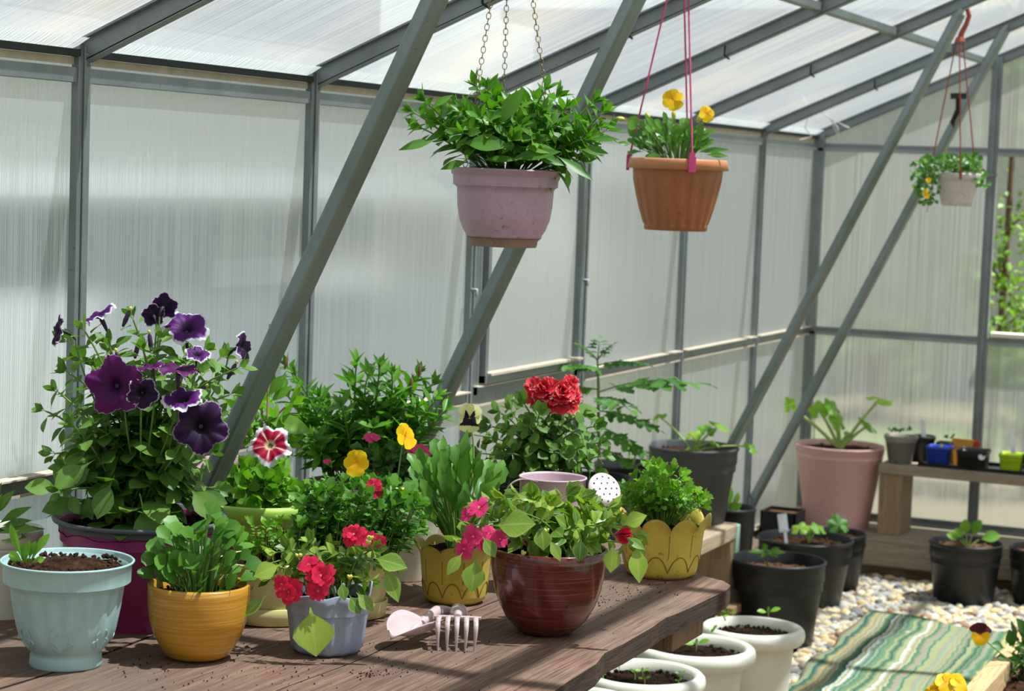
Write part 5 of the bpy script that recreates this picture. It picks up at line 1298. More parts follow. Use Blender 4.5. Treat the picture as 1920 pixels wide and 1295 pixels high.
for (x, y, a, b, L, w_, s_) in ((1195, 245, -.2, .3, .04, .034, 'round'), (1182, 272, -1, .25, .03, .012, 'lance'), (1224, 282, 0, -.6, .028, .034, 'round'), (1310, 285, 1, .12, .07, .015, 'lance'), (1300, 278, 1, .3, .05, .012, 'lance'), (1300, 265, .9, .35, .04, .012, 'lance'), (1325, 290, 1, -.05, .05, .013, 'lance'), (1285, 262, .3, .9, .04, .02, 'ovate'), (1235, 245, -.6, .7, .05, .016, 'lance'), (1268, 262, .1, 1, .03, .026, 'round')):
    leaf(fo, W(x, y, dc - .06), face(a, b, .3), face(0, .4, .9), L, w_, s_, .3, .2)
fo.build('foliage', M['lf_pansy'], ro); st.build('stalks', M['stem'], ro)
pansy(ro, W(1262, 188, dc - .02), face(-.2, .3, 1), 23 * dc / F_PX, M['yellowpetal'], roll=.5); stemlet(ro, bez(W(1264, 200, dc), W(1265, 240, dc), top, 6))
pansy(ro, W(1324, 214, dc - .02), face(.2, .1, 1), 17 * dc / F_PX, M['yellowpetal'], roll=.2); stemlet(ro, bez(W(1322, 222, dc), W(1310, 260, dc), top, 6))
m = MB()
for (x, y, a, b) in ((1172, 224, -1, .1), (1263, 224, 0, 1), (1308, 230, .3, .9), (1218, 226, -.3, .6)): bud1(ro, W(x, y, dc), face(a, b, .2), .020, .0055, M['bud'])
stemlet(ro, bez(W(1184, 222, dc), W(1190, 232, dc), top, 6), .0012, M['stem_red'])

# ---- stained white pot on a rust red hook
dc = 6.37; c0 = W(1797, 325, dc); R = 42 * dc / F_PX; zb = W(1790, 386, dc)[2]; H = c0[2] - zb; c = np.array([c0[0], c0[1], zb])
ro = pot_root('hanging_plant', c, 'small stained white pot hung on a rust red hook near the back, trailing green plant', 'hanging pot')
m = MB(); lathe(m, inner([(R * .60, 0), (R * .68, H * .03), (R * .74, H * .18), (R * .84, H * .5), (R * .90, H * .72), (R * .92, H * .8), (R * .98, H * .82), (R, H * .97), (R * .98, H)], .004, .02), c, 64); m.build('pot', M['whitehang'], ro)
soil_disc(ro, c, R * .9, c[2] + H - .012, M['soil_dark'], .005, 20)
hk = W(1802, 70, dc)
m = MB(); tube(m, [W(1800, 75, dc), W(1803, 62, dc), W(1812, 45, dc), W(1817, 30, dc), W(1814, 18, dc), W(1806, 13, dc), W(1797, 17, dc - .01)], [.010, .0085, .0075, .0075, .0072, .007, .006], 10); tube(m, [W(1800, 79, dc), W(1800, 70, dc)], [.018, .012], 10); hkk = m.build('hook', M['redcord'], ro)
for (x0, y0, x1, dd) in ((1750, 292, 1794, .0), (1801, 322, 1799, -.065), (1829, 322, 1805, .02)):
    m = MB(); a = W(x0, y0, dc + dd); tube(m, [W(x1, 74, dc + dd * .2), a, a - UP * .012], .0021, 6); m.build('cord', M['redcord'], ro)
for (x0, dd) in ((1801, -.065), (1830, .0)):
    m = MB(); tube(m, [W(x0, 318, dc + dd), W(x0, 336, dc + dd)], .0045, 6); m.build('cord_clip', M['redcord'], ro)
fo, st = MB(), MB(); top = c + UP * (H - .008)
for k in range(120):
    if k < 80: x, y, dd = U(1735, 1832), 0, U(-.06, .06); y = U(294, 318)
    else:
        x = random.choice([U(1712, 1755), U(1720, 1750), U(1830, 1842)]); y = U(300, 385) if x < 1800 else U(320, 350); dd = U(-.05, .05)
    T = W(x, y, dc + dd)
    for _ in range(4): leaf(fo, T + RNG.normal(0, .006, 3), face(U(-1, 1), U(-.8, .8), .4), face(U(-.3, .3), .5, .8), U(.014, .024), U(.010, .016), 'round', .3, .2)
for x1, y1 in ((1738, 398), (1722, 372), (1745, 380), (1838, 350), (1716, 345)):
    tube(st, bez(top, W((1760 + x1) / 2 if x1 < 1800 else 1835, 290, dc), W(x1, y1, dc - .03), 10), .0013, 5)
fo.build('trailing_foliage', M['lf_pansy'], ro); st.build('stems', M['stem'], ro)
m = MB()
for (x, y) in ((1741, 338), (1735, 360), (1738, 368)): petal_fan(m, W(x, y, dc - .07), face(-.2, .2, 1), UP, .009, [0, 72, 144, 216, 288], 1.0)
m.build('flower', M['yellowpetal'], ro)

# black clamp and loose white strings on the frame
P = W(1797, 180, 6.95)
ro = empty('clamp', P, 'small black clamp hooked over the brace nearest the back wall', 'clamp')
m = MB(); box(m, P, (.05, .02, .018), np.array([CR, np.cross(CU, CR), CU])); m.build('jaw', M['hole'], ro, smooth=False, bevel=.003)
m = MB(); tube(m, [P, W(1797, 205, 6.97), W(1786, 228, 6.99), W(1788, 236, 7.05)], [.009, .010, .008, .005], 8); m.build('grip', M['hole'], ro)
for (pts, lb) in (([(1505, 178), (1512, 196), (1517, 215), (1510, 240), (1522, 256), (1500, 262)], 'loose white string knotted round the rafter next to the back corner'),
                  ([(1536, 205), (1556, 222), (1570, 238), (1575, 262), (1556, 222), (1592, 240)], 'white string with two loose ends in the back corner under the roof')):
    P = [W(x, y, 7.55) for x, y in pts]; m = MB()
    tube(m, P, .0028, 6); tag(m.build('string', M['string'], origin=P[0]), lb, 'string')

# ================================================================== BLACK AND WHITE POTS ON BENCH AND FLOOR
def nursery(label, c, R, H, mat='black', taper=.74, soil='soil', soild=.03, name='plant_pot', collar=True, group=None, feet=0):
    ro = pot_root(name, c, label, 'plant pot', group); rb = R * taper
    pr = [(rb * .97, 0), (rb, .003)] + ([(rb + (R - rb) * .72, H * .78), (rb + (R - rb) * .74 + R * .03, H * .80), (R * .965, H * .93), (R * .975, H * .965), (R, H * .975), (R, H * .99), (R * .985, H)] if collar else [(R * .97, H * .96), (R, H)])
    m = MB(); lathe(m, inner(pr, .005, .05 + soild), c, 64); m.build('pot', M[mat], ro)
    soil_disc(ro, c, R * .93 - .004, c[2] + H - soild, M[soil], .006, 60)
    return ro
def lobed(fo, p, n, R, lobes=5, up=None, jag=.15):
    n = unit(n); up = perp(n) if up is None else unit(up - n * (up @ n)); s_ = np.cross(n, up)
    N = 41; th = np.linspace(-PI * .92, PI * .92, N); rr = R * (.78 + .22 * np.cos(th * lobes / 2 * 1.08) ** 2 + .03 * np.cos(th * 17)) * (1 - .12 * (np.abs(th) / PI) ** 2)
    P = []; UVl = []
    for q in (0.02, .35, .7, 1.0):
        P.append(p + up * R * .25 * 0 + (q * rr * np.cos(th))[:, None] * up + (q * rr * np.sin(th))[:, None] * s_ + (-(q ** 2) * R * .16 + .04 * R * np.cos(th * 5) * q)[:, None] * n)
        UVl.append(np.stack([.5 + .5 * np.abs(np.sin(th * 2.5)), np.full(N, q)], 1))
    fo.grid(np.array(P), np.array(UVl))
def squash(ro, base, specs, dep, mat='lf_squash', sm='stem_pale', r=.0035):
    fo, st = MB(), MB()
    for (x, y, R, a, b, cz) in specs:
        T = W(x, y, dep + U(-.03, .03)); n = face(a, b, cz)
        tube(st, bez(base, (base + T) / 2 + UP * .02, T, 7), [r] * 4 + [r * .8] * 3, 7)
        lobed(fo, T, n, R, up=unit(T - base + UP * .2))
    fo.build('leaves', M[mat], ro); st.build('leaf_stalks', M[sm], ro)
def floor_pot(cx, yf, rb, ry, hw, zs=0.0): return place(cx, yf, rb, ry, hw, zs)

# on the low bench
c, rb, R, H, dc = place(1298, 986, 62, 834, 87, .39); c[0] = min(c[0], -1.99)
ro = nursery('big charcoal black pot with a sprawling squash seedling, at the end of the low bench', c, R, H, 'charcoal', .74, 'soil', .022, 'potted_squash')
squash(ro, c + UP * (H - .02), [(1235, 780, .03, -.3, .9, .3), (1325, 805, .034, .1, .8, .6), (1300, 815, .03, -.3, .8, .5), (1352, 797, .042, .4, .9, .2), (1408, 838, .030, .5, .7, .5), (1285, 845, .02, -.2, .9, .4), (1318, 850, .024, .1, .95, .2), (1340, 830, .022, .3, .8, .3)], dc - .04)
c = np.array([-2.02, 5.55, .39]); dc = dep_of(c); R = 72 * dc / F_PX; H = W(1190, 868, dc)[2] - .39
ro = nursery('black pot with one small broad-leaved seedling, beside the big charcoal pot', c, R, H, 'black', .75, 'soil', .03, 'potted_seedling')
squash(ro, c + UP * (H - .03), [(1178, 838, .024, -.2, .8, .6), (1196, 842, .022, .3, .7, .7), (1172, 868, .016, -.6, .6, .4), (1208, 868, .014, .6, .6, .4)], dc - .02, 'lf_bright')
c = np.array([-2.02, 5.28, .39]); dc = dep_of(c); R = 70 * dc / F_PX; H = W(1140, 893, dc)[2] - .39
ro = nursery('black pot holding the tall tomato plant behind the watering can rose', c, R, H, 'black', .75, 'soil', .03, 'potted_tomato')
fo, st = MB(), MB(); b0 = W(1124, 893, dc); tp_ = W(1120, 672, dc)
tube(st, [b0, W(1122, 800, dc), W(1122, 720, dc), tp_], [.0055, .005, .004, .0025], 8)
def compound(p, d, L, k=3):
    d = unit(d); q = unit(np.cross(d, UP)); pts = [p + d * L * t_ - UP * L * .28 * t_ ** 2 + UP * L * .08 * t_ for t_ in np.linspace(0, 1, 7)]
    tube(st, pts, np.linspace(.0022, .001, 7), 5, cap=False)
    for i in range(1, 7):
        f = .55 + .3 * math.sin(i / 6 * PI)
        for sg in (-1, 1):
            if i == 6 and sg == 1: continue
            dd_ = unit(q * sg + d * .5 - UP * .15) if i < 6 else unit(d - UP * .3)
            leaf(fo, pts[i], dd_, unit(UP + RNG.normal(0, .25, 3)), L * .46 * f * U(.85, 1.15), L * .27 * f, 'ovate', U(.3, .9), .2, .012, jag=.35)
for (x, y, a, b, c3, L) in ((1120, 690, -1, .2, .2, .10), (1120, 685, 1, .25, .2, .10), (1120, 680, .1, .9, -.4, .07), (1121, 700, -.5, .4, .9, .09), (1122, 735, 1, .30, -.1, .22), (1122, 730, -.9, .1, -.3, .12), (1122, 745, .5, .0, .8, .12), (1122, 770, 1, -.1, .3, .13), (1122, 765, -1, .0, .3, .12), (1123, 800, .8, -.3, .3, .12), (1123, 810, -.8, -.1, .4, .11), (1123, 840, .7, -.2, .4, .09), (1120, 675, .6, .8, .3, .06), (1120, 675, -.7, .8, .2, .06)):
    compound(W(x, y, dc), face(a, b, c3), L * 1.25)
fo.build('foliage', M['lf_tom'], ro); st.build('stem', M['stem'], ro)

# white planters
def white_planter(cx, ry, hw, label, seeds, h=.33):
    P = onZ(cx, ry, h); c = np.array([P[0], P[1], 0]); dc = dep_of(P); R = hw * dc / F_PX; H = h
    ro = pot_root('white_planter', c, label, 'plant pot', 'white planters under the table')
    pr = [(R * .62, 0), (R * .63, .003), (R * .69, H * .35), (R * .76, H * .70), (R * .79, H * .86), (R * .84, H * .87), (R * .93, H * .88), (R * .985, H * .905), (R * 1.0, H * .94), (R * .985, H * .975), (R * .94, H * .995), (R * .87, H), (R * .82, H * .985), (R * .79, H * .93), (R * .77, H * .8)]
    m = MB(); lathe(m, pr, c, 96); m.build('pot', M['white'], ro)
    soil_disc(ro, c, R * .79, H - .028, M['soil_dark'], .008, 220)
    fo, st = MB(), MB()
    for (x, y, L, a) in seeds:
        b0 = onZ(x, y + 12, H - .02); T = W(x, y, dep_of(b0)); tube(st, bez(b0, (b0 + T) / 2 + RH * .003, T, 5), .0012, 5)
        leaf(fo, T, face(math.cos(a), .5, .3), face(-.3, .8, .5), L, L * .5, 'round', .4, .2); leaf(fo, T, face(-math.cos(a), .3, .4), face(.3, .8, .5), L * .9, L * .45, 'round', .4, .2)
        leaf(fo, T, face(.1, 1, .3), face(.3, .2, .8), L * .5, L * .25, 'ovate', .2, .2)
    fo.build('seedling_leaves', M['lf_bright'], ro); st.build('seedling_stems', M['stem_pale'], ro)
white_planter(1412, 1172, 98, 'white planter farthest from the camera, in front of the floor-standing black pots', [(1440, 1148, .035, .4), (1365, 1150, .024, 2.4), (1352, 1158, .02, .5)])
white_planter(1304, 1208, 114, 'white planter in the middle of the row below the table corner', [(1262, 1196, .04, 2.4), (1305, 1208, .035, .3), (1334, 1188, .03, 1.4)])
white_planter(1205, 1258, 119, 'white planter with tiny sprouts nearest the table edge', [(1165, 1235, .022, 1), (1160, 1246, .012, 1), (1190, 1262, .018, 2), (1204, 1258, .02, .4), (1208, 1272, .016, .2), (1275, 1262, .014, .4), (1130, 1266, .012, 2), (1272, 1276, .012, 1)])
white_planter(1085, 1312, 122, 'white planter mostly hidden under the table, cut by the lower edge', [])

# floor-standing black pots
c, rb, R, H, dc = place(1447, 1228, 66, 1044, 91, 0); c[0] += .02
ro = nursery('wide black pot with one star-shaped seedling, nearest behind the white planters', c, R, H, 'black', .76, 'soil_pale', .04, 'potted_seedling')
fo, st = MB(), MB(); b0 = W(1439, 1064, dc - .03); tube(st, [b0, W(1437, 1045, dc - .03), W(1438, 1030, dc - .03)], .003, 6)
for (a, b, cc_, L) in ((-1, .25, .3, .062), (1, .2, .3, .06), (.6, .45, .5, .05), (-.3, .7, .5, .05), (.2, .2, 1, .045), (-.5, -.1, .8, .04), (.8, -.1, .6, .04)):
    leaf(fo, W(1438, 1037, dc - .03), face(a, b, cc_), face(-b * .5, .8, .5), L, L * .42, 'ovate', .4, .25)
fo.build('leaves', M['lf_bright'], ro); st.build('stem', M['stem'], ro)
c, rb, R, H, dc = place(1513, 1152, 66, 1006, 90, 0)
ro = nursery('black pot with two squash seedlings and a white plant label', c, R, H, 'black', .76, 'soil', .025, 'potted_squash')
b1 = W(1517, 1018, dc - .02); squash(ro, b1, [(1500, 990, .035, -.3, .8, .6), (1535, 990, .034, .4, .8, .5), (1516, 994, .014, 0, .5, .9)], dc - .05, r=.0028)
m = MB(); T = W(1462, 998, dc - .05); e = W(1474, 1018, dc - .05); dd_ = unit(T - e)
m = MB(); box(m, W(1468, 980, dc - .05), (.032, .0012, .062), np.array([unit(CR + .1 * CU), -CD, unit(CU - .12 * CR)])); box(m, W(1473, 1006, dc - .05), (.010, .0012, .05), np.array([unit(CR + .1 * CU), -CD, unit(CU - .12 * CR)])); m.build('plant_label', M['paper'], ro, smooth=False)
c, rb, R, H, dc = place(1562, 1119, 48, 996, 65, 0)
ro = nursery('narrow black pot with a pale lobed seedling, in front of the pink planter', c, R, H, 'black', .78, 'soil', .02, 'potted_seedling')
squash(ro, W(1568, 1000, dc - .02), [(1572, 985, .042, .1, .3, .95), (1560, 968, .018, -.5, .6, .3), (1585, 990, .02, .5, .5, .5)], dc - .07, 'lf_tom', r=.0026)
c = np.array([-2.04, 6.56, 0]); dc = dep_of(c); R = .088; H = W(1390, 948, dc)[2]
ro = nursery('black pot with a leaning leafy seedling, between the bench end and the brace foot', c, R, H, 'black', .76, 'soil', .025, 'potted_seedling')
fo, st = MB(), MB()
for (a, b, L) in ((.6, .9, .07), (-.4, 1, .07), (.1, 1, .09), (.9, .5, .05), (.5, .1, .04)): leaf(fo, W(1366, 958, dc - .05), face(a, b, .3), face(.6, .2, .8), L, L * .36, 'spat', .5, .3)
fo.build('leaves', M['lf_bright'], ro)
P = onX(1457, 960, -2.085); c = np.array([-2.06, 7.27, 0.0]); dc = dep_of(c)
ro = empty('square_pot', c, 'small square dark pot beside the corner, behind the labelled squash pot', 'plant pot')
zt_ = W(1457, 953, dc)[2]
m = MB()
for (a, b) in ((-1, 0), (1, 0), (0, -1), (0, 1)): bxx(m, c[0] + (a * .062 - .003 if a else -.065), c[0] + (a * .062 + .003 if a else .065), c[1] + (b * .062 - .003 if b else -.065), c[1] + (b * .062 + .003 if b else .065), 0.0, zt_)
m.build('pot', M['black'], ro, smooth=False); m = MB(); bxx(m, c[0] - .06, c[0] + .06, c[1] - .06, c[1] + .06, 0.01, zt_ - .012); m.build('soil', M['soil_pale'], ro, smooth=False)
c, rb, R, H, dc = place(1817, 1146, 56, 1014, 69, 0)
ro = nursery('black pot with a pale round-leaved seedling standing alone on the gravel', c, R, H, 'black', .78, 'soil_pale', .022, 'potted_seedling')
fo, st = MB(), MB(); b0 = W(1814, 1030, dc - .02)
for (x, y, a, b, L) in ((1800, 1012, -.9, .5, .055), (1812, 1005, -.2, 1, .062), (1822, 1005, .4, 1, .066), (1835, 1012, 1, .35, .075), (1806, 1010, -.6, .8, .05)):
    T = W(x, y, dc - .03); tube(st, bez(b0, (b0 + T) / 2 + UP * .005, T, 5), .0025, 6); leaf(fo, T, face(a, b, .4), face(-b * .4, .6, .8), L, L * .6, 'round', .4, .3)
fo.build('leaves', M['lf_bright'], ro); st.build('leaf_stalks', M['stem_pale'], ro)
c, rb, R, H, dc = place(1966, 1150, 54, 1026, 66, 0)
ro = nursery('black pot cut by the right edge, beside the pot with the round-leaved seedling', c, R, H, 'black', .78, 'soil_pale', .022, 'plant_pot')

# pink planter on the sleeper
c = W(1570, 990, 7.86); c = np.array([-1.962, 7.66, .175]); dc = dep_of(c); R = 84 * dc / F_PX; H = W(1572, 832, dc)[2] - .175
ro = empty('potted_squash', c, 'large dusty pink dimpled planter with a tall squash plant in the back corner', 'plant pot')
m = MB(); lathe(m, inner([(R * .70, 0), (R * .71, .004), (R * .985, H * .975), (R, H * .98), (R, H)], .005, .04), c, 96); m.build('pot', M['pinkpot'], ro)
soil_disc(ro, c, R * .94, c[2] + H - .02, M['soil'], .004, 20)
fo, st = MB(), MB(); b0 = c + UP * (H - .02)
squash(ro, b0, [(1535, 768, .045, -.3, .5, .8), (1562, 762, .045, .5, .5, .5), (1650, 748, .062, .2, .95, .25), (1572, 790, .05, .5, .3, .5), (1630, 797, .052, .6, .7, .3), (1478, 760, .035, -.6, -.1, .8), (1590, 812, .02, .2, .8, .5)], dc - .05, r=.0065)
m = MB(); tube(m, [W(1526, 835, 7.95), W(1526, 750, 7.95)], .003, 6); m.build('stake', M['string'], ro)

# things on the back bench
ZB = .436
def bpos(px, Y=7.66): P = onY(px, 870, Y); return np.array([P[0], P[1], ZB])
def cup(px, y0, y1, hwt, hwb, mat, label, name, Y, veg=True, mouth='round', soil='soil_dark', ph=0.0):
    c = bpos(px, Y); dc = dep_of(c); zt = W(px, y0, dc)[2]; H = zt - ZB; R = hwt * dc / F_PX; rb = hwb * dc / F_PX
    ro = empty(name, c, label, 'plant pot'); sq_ = 2.0 if mouth == 'round' else 8.0
    k_ = 1 if mouth == 'round' else .85
    ax_ = np.array([math.cos(ph), math.sin(ph), 0])
    m = MB(); lathe(m, inner([(rb * k_ * .96, 0), (rb * k_, .003), (R * k_ * .93, H * .86), (R * k_ * 1.0, H * .87), (R * k_, H)], .003, .02), c, 64, sq=sq_, ax=ax_); m.build('pot', M[mat], ro)
    soil_disc(ro, c, R * k_ * .88, ZB + H - .014, M[soil], .002, 0, sq=sq_, ax=ax_)
    return ro, c, R, H, dc
ro, c, R, H, dc = cup(1687, 815, 875, 32, 22, 'cup', 'cloudy clear plastic cup of soil and seedlings, on the shelf bench\'s left end', 'seedling_cup', 7.635)
m = MB(); lathe(m, [(R * .66, .004), (R * .85, H * .72)], c, 32); m.build('soil_mass', M['soil_dark'], ro)
fo = MB()
for k in range(16): leaf(fo, W(U(1668, 1706), U(806, 816), dc), face(U(-1, 1), .7, .3), face(0, .7, .7), .018, .009, 'round', .3)
fo.build('seedlings', M['lf_tom'], ro)
ro, c, R, H, dc = cup(1728, 816, 872, 24, 18, 'black', 'dark plastic cup with a white plant label, behind the blue pot', 'seedling_cup', 7.735)
m = MB(); box(m, W(1731, 803, dc), (.018, .0015, .065), np.array([CR, -CD, unit(CU - .08 * CR)])); m.build('plant_label', M['paper'], ro, smooth=False)
ro, c, R, H, dc = cup(1760, 836, 873, 27, 22, 'bluepot', 'royal blue small square pot standing on the black tray', 'small_pot', 7.64, mouth='sq')
m = MB(); tube(m, [W(1765, 832, dc - .04), W(1765, 838, dc - .04)], .006, 10); m.build('bud', M['bud'], ro)
ro, c, R, H, dc = cup(1770, 828, 872, 18, 15, 'black', 'small black pot tucked behind the royal blue one', 'small_pot', 7.745, mouth='sq')
fo = MB()
for k in range(8): leaf(fo, W(U(1768, 1786), U(818, 826), dc), face(U(-1, 1), .7, .3), face(0, .7, .7), .015, .009, 'round', .3)
fo.build('seedlings', M['lf_pansy'], ro)
ro, c, R, H, dc = cup(1825, 842, 880, 34, 29, 'black', 'black square pot with a round white sticker, right of the royal blue pot', 'small_pot', 7.64, mouth='sq')
m = MB(); P = W(1841, 856, dc - .068); tube(m, [P - CD * .0, P + CD * .012], .012, 20); m.build('sticker', M['paper'], ro)
ro, c, R, H, dc = cup(1897, 850, 888, 27, 21, 'limepot', 'lime green small square pot with a clear label, at the right end of the tray', 'small_pot', 7.63, mouth='sq')
m = MB(); box(m, W(1899, 828, dc), (.018, .0015, .085), np.array([CR, -CD, unit(CU - .04 * CR)])); m.build('plant_label', M['paper'], ro, smooth=False)
ro, c, R, H, dc = cup(1945, 852, 890, 30, 24, 'black', 'black square pot just beyond the lime green one', 'small_pot', 7.64, mouth='sq')
c = bpos(1808, 7.735); dc = dep_of(c)
ro = empty('seed_packet', c, 'orange and red seed packet leaning up behind the black pot with the sticker', 'packet')
z1 = W(1808, 822, dc)[2]
m = MB(); bxx(m, c[0] - .05, c[0] + .028, c[1] - .002, c[1] + .002, ZB, z1); m.build('packet', M['packet_o'], ro, smooth=False)
m = MB(); bxx(m, c[0] + .0285, c[0] + .052, c[1] - .002, c[1] + .002, ZB, z1 - .004); m.build('red_band', M['packet_r'], ro, smooth=False)
c = bpos(1791, 7.6)
m = MB(); P = W(1791, 850, dep_of(c)); tube(m, [np.array([c[0], c[1], ZB + .004]), P + UP * .012], [.006, .009], 10)
tag(m.build('orange_tag', M['packet_o'], origin=c), 'tiny orange plant tag between the blue and black pots', 'tag')
c = bpos(1830, 7.67)
m = MB(); bxx(m, onY(1728, 873, 7.66)[0], onY(1990, 880, 7.66)[0], 7.595, 7.775, ZB, ZB + .004)
for (x0, x1, y0, y1) in ((onY(1728, 873, 7.66)[0], onY(1990, 880, 7.66)[0], 7.592, 7.596), (onY(1728, 873, 7.66)[0], onY(1990, 880, 7.66)[0], 7.774, 7.778)): bxx(m, x0, x1, y0, y1, ZB, ZB + .014)
tag(m.build('seed_tray', M['black'], origin=c, smooth=False), 'flat black seed tray under the small square pots', 'tray')

# ================================================================== RAISED BED AT THE LOWER RIGHT
bd = empty('raised_bed', (-.8, 4.6, 0), 'fresh pine board edge of the planting bed in the lower right corner', 'raised bed')
m = MB(); bxx(m, -.915, -.868, 4.0, 5.62, .0, .30); m.build('side_board', M['bedboard'], bd, smooth=False, bevel=.004)
m = MB(); bxx(m, -.866, .90, 5.58, 5.62, .0, .30); m.build('end_board', M['bedboard'], bd, smooth=False, bevel=.004)
m = MB(); bxx(m, -.866, .90, 4.0, 4.04, .0, .30); m.build('end_board', M['bedboard'], bd, smooth=False, bevel=.004)
m = MB(); n_ = 60; xs = np.linspace(-.867, .9, n_); ys = np.linspace(4.04, 5.58, n_)
P = np.zeros((n_, n_, 3)); P[..., 0] = xs[None, :]; P[..., 1] = ys[:, None]; P[..., 2] = .25 + RNG.normal(0, .006, (n_, n_))
m.grid(P, np.zeros((n_, n_, 2))); m.build('soil', M['soil'], bd)
P = onZ(1935, 1270, .26)
ro = empty('pansy_plant', P, 'leafy pansy plant in the raised bed with one maroon and yellow flower', 'plant')
fo, st = MB(), MB(); dc = dep_of(P)
for (x, y, a, b, L, w_) in ((1893, 1158, .35, -1, .055, .012), (1885, 1215, -.9, .3, .04, .03), (1900, 1215, -.2, .8, .05, .03), (1915, 1200, .2, .9, .05, .03), (1890, 1232, -1, .1, .03, .02), (1925, 1240, -1, .25, .055, .02), (1925, 1285, -1, .15, .055, .02), (1910, 1215, .4, .4, .05, .03), (1930, 1195, -.5, .8, .06, .03)):
    leaf(fo, W(x, y, dc), face(a, b, .2), face(-.2, .7, .7), L, w_, 'ovate', .3, .25)
for k in range(30):
    T = W(U(1890, 1960), U(1195, 1262), dc + U(-.1, .12)); shoot(fo, st, P, T, .04, .018, 'ovate', nodes=4, start=.4, out=.8, tipn=4, curl=.4)
fo.build('foliage', M['lf_dark'], ro); st.build('stems', M['stem'], ro)
pf = W(1837, 1190, dc - .12)
m = MB(); petal_fan(m, pf, face(-.1, .15, 1), UP, .034, [15, -25, 120, -110, 180], [1.2, 1.2, .8, .8, .8], cup=.1, lens=[.85, .85, .62, .7, .75], mi=[0, 0, 1, 1, 1]); m.build('flower', [M['maroonpansy'], M['yellowpetal']], ro)
stemlet(ro, bez(pf - CD * -.004, W(1862, 1215, dc - .08), W(1925, 1262, dc), 10), .0015)
# bright yellow pansies in a pot just below the picture
c = onZ(1780, 1420, .30); c = np.array([min(c[0], -1.03), c[1], 0]); dcy = dep_of(c)
ro = nursery('black pot of bright yellow pansies at the lower edge, before the rug', c, .09, .30, 'black', .8, 'soil', .03, 'potted_pansy')
for (x, y, r_, a, b) in ((1772, 1280, .024, 0, .6), (1795, 1280, .022, .3, .5), (1757, 1292, .018, -.4, .5), (1800, 1296, .018, .3, .2), (1745, 1297, .014, -.5, .3)):
    p = W(x, y, dcy - .03); pansy(ro, p, face(a, b, .8), r_, M['yellowpetal']); stemlet(ro, bez(p, p - UP * .08, c + UP * .28, 6))
fo, st = MB(), MB()
for k in range(26): shoot(fo, st, c + UP * .27, c + UP * U(.31, .36) + RNG.normal(0, .035, 3) * (1, 1, 0), .035, .02, 'petiolate', nodes=3, start=.4, tipn=4)
fo.build('foliage', M['lf_pansy'], ro); st.build('stems', M['stem'], ro)

# ================================================================== OUTSIDE
t = NT('lawn'); v = t.coord('Object'); n1 = t.noise(v, .5, 4); n2 = t.noise(v, 14, 5)
cc = t.mix(t.ramp(n1, [(.4, 0.0), (.6, 1.0)]), srgb(98, 118, 72), srgb(138, 134, 98)); cc = t.mix(t.math('MULTIPLY', n2, .4), cc, srgb(66, 84, 40))
M['lawn'] = t.done(t.bsdf(cc, .9, .1))
m = MB(); m.add([(-60, -40, -.03), (60, -40, -.03), (60, 90, -.03), (-60, 90, -.03)], [(0, 1, 2, 3)]); tag(m.build('ground', M['lawn'], smooth=False), kind='structure')
m = MB(); bxx(m, -14, 6, 10.5, 10.8, -.03, .01); tag(m.build('path', flat('pale_gravel_path', srgb(168, 158, 136), .9), smooth=False), kind='structure')
m = MB(); bxx(m, -7, 3, 8.2, 10.35, -.03, .0); bxx(m, -3.6, 8, 13.2, 14.6, -.03, .0); tag(m.build('flower_bed_soil', flat('bare_bed', srgb(112, 104, 80), .9), smooth=False), kind='structure')
# neighbour's house beside the greenhouse (seen blurred through the left wall)
hs = empty('neighbour_house', (-6.5, 2.5, 0), 'pale blue-grey weatherboard house beyond the left wall with a white band', 'house')
hw = NT('weatherboard'); hv = hw.n('ShaderNodeTexCoord'); hs_ = hw.n('ShaderNodeSeparateXYZ'); hw.l(hv.outputs['Object'], hs_.inputs[0])
lb_ = hw.math('FRACT', hw.math('MULTIPLY', hs_.outputs[2], 7.0))
M['siding'] = hw.done(hw.bsdf(hw.ramp(lb_, [(0.0, srgb(70, 78, 70)), (.10, srgb(146, 152, 146)), (1.0, srgb(158, 163, 156))]), .8, .2))
m = MB(); bxx(m, -8.2, -4.9, -4, 9.5, 1.385, 3.4); m.build('upper_wall', M['siding'], hs, smooth=False)
m = MB(); bxx(m, -4.9, -4.75, -4, 9.5, 1.30, 1.385); m.build('white_band', flat('white_paint', srgb(236, 240, 244), .6), hs, smooth=False)
m = MB(); bxx(m, -8.2, -4.9, -4, 9.5, -.03, 1.30); m.build('lower_wall', flat('blue_grey_paint', srgb(112, 130, 142), .7), hs, smooth=False)
for y0_, y1_, z0_, z1_ in ((5.7, 6.62, .3, .95), (6.8, 7.3, .45, .7), (7.9, 8.7, .9, 1.12), (-.5, .8, .3, 1.1)):
    m = MB(); bxx(m, -4.9, -4.86, y0_, y1_, z0_, z1_); m.build('window', flat('bright_patch_white', srgb(226, 230, 234), .5), hs, smooth=False)  # white slabs painted in for blurred patches of bright glow, no real panes
m = MB(); m.add([(-8.6, -4.3, 3.3), (-4.4, -4.3, 3.3), (-6.5, -4.3, 4.6), (-8.6, 9.8, 3.3), (-4.4, 9.8, 3.3), (-6.5, 9.8, 4.6)], [(0, 1, 2), (3, 5, 4), (0, 2, 5, 3), (1, 4, 5, 2), (0, 3, 4, 1)]); m.build('roof', flat('grey_roof', srgb(120, 120, 118), .8), hs, smooth=False)
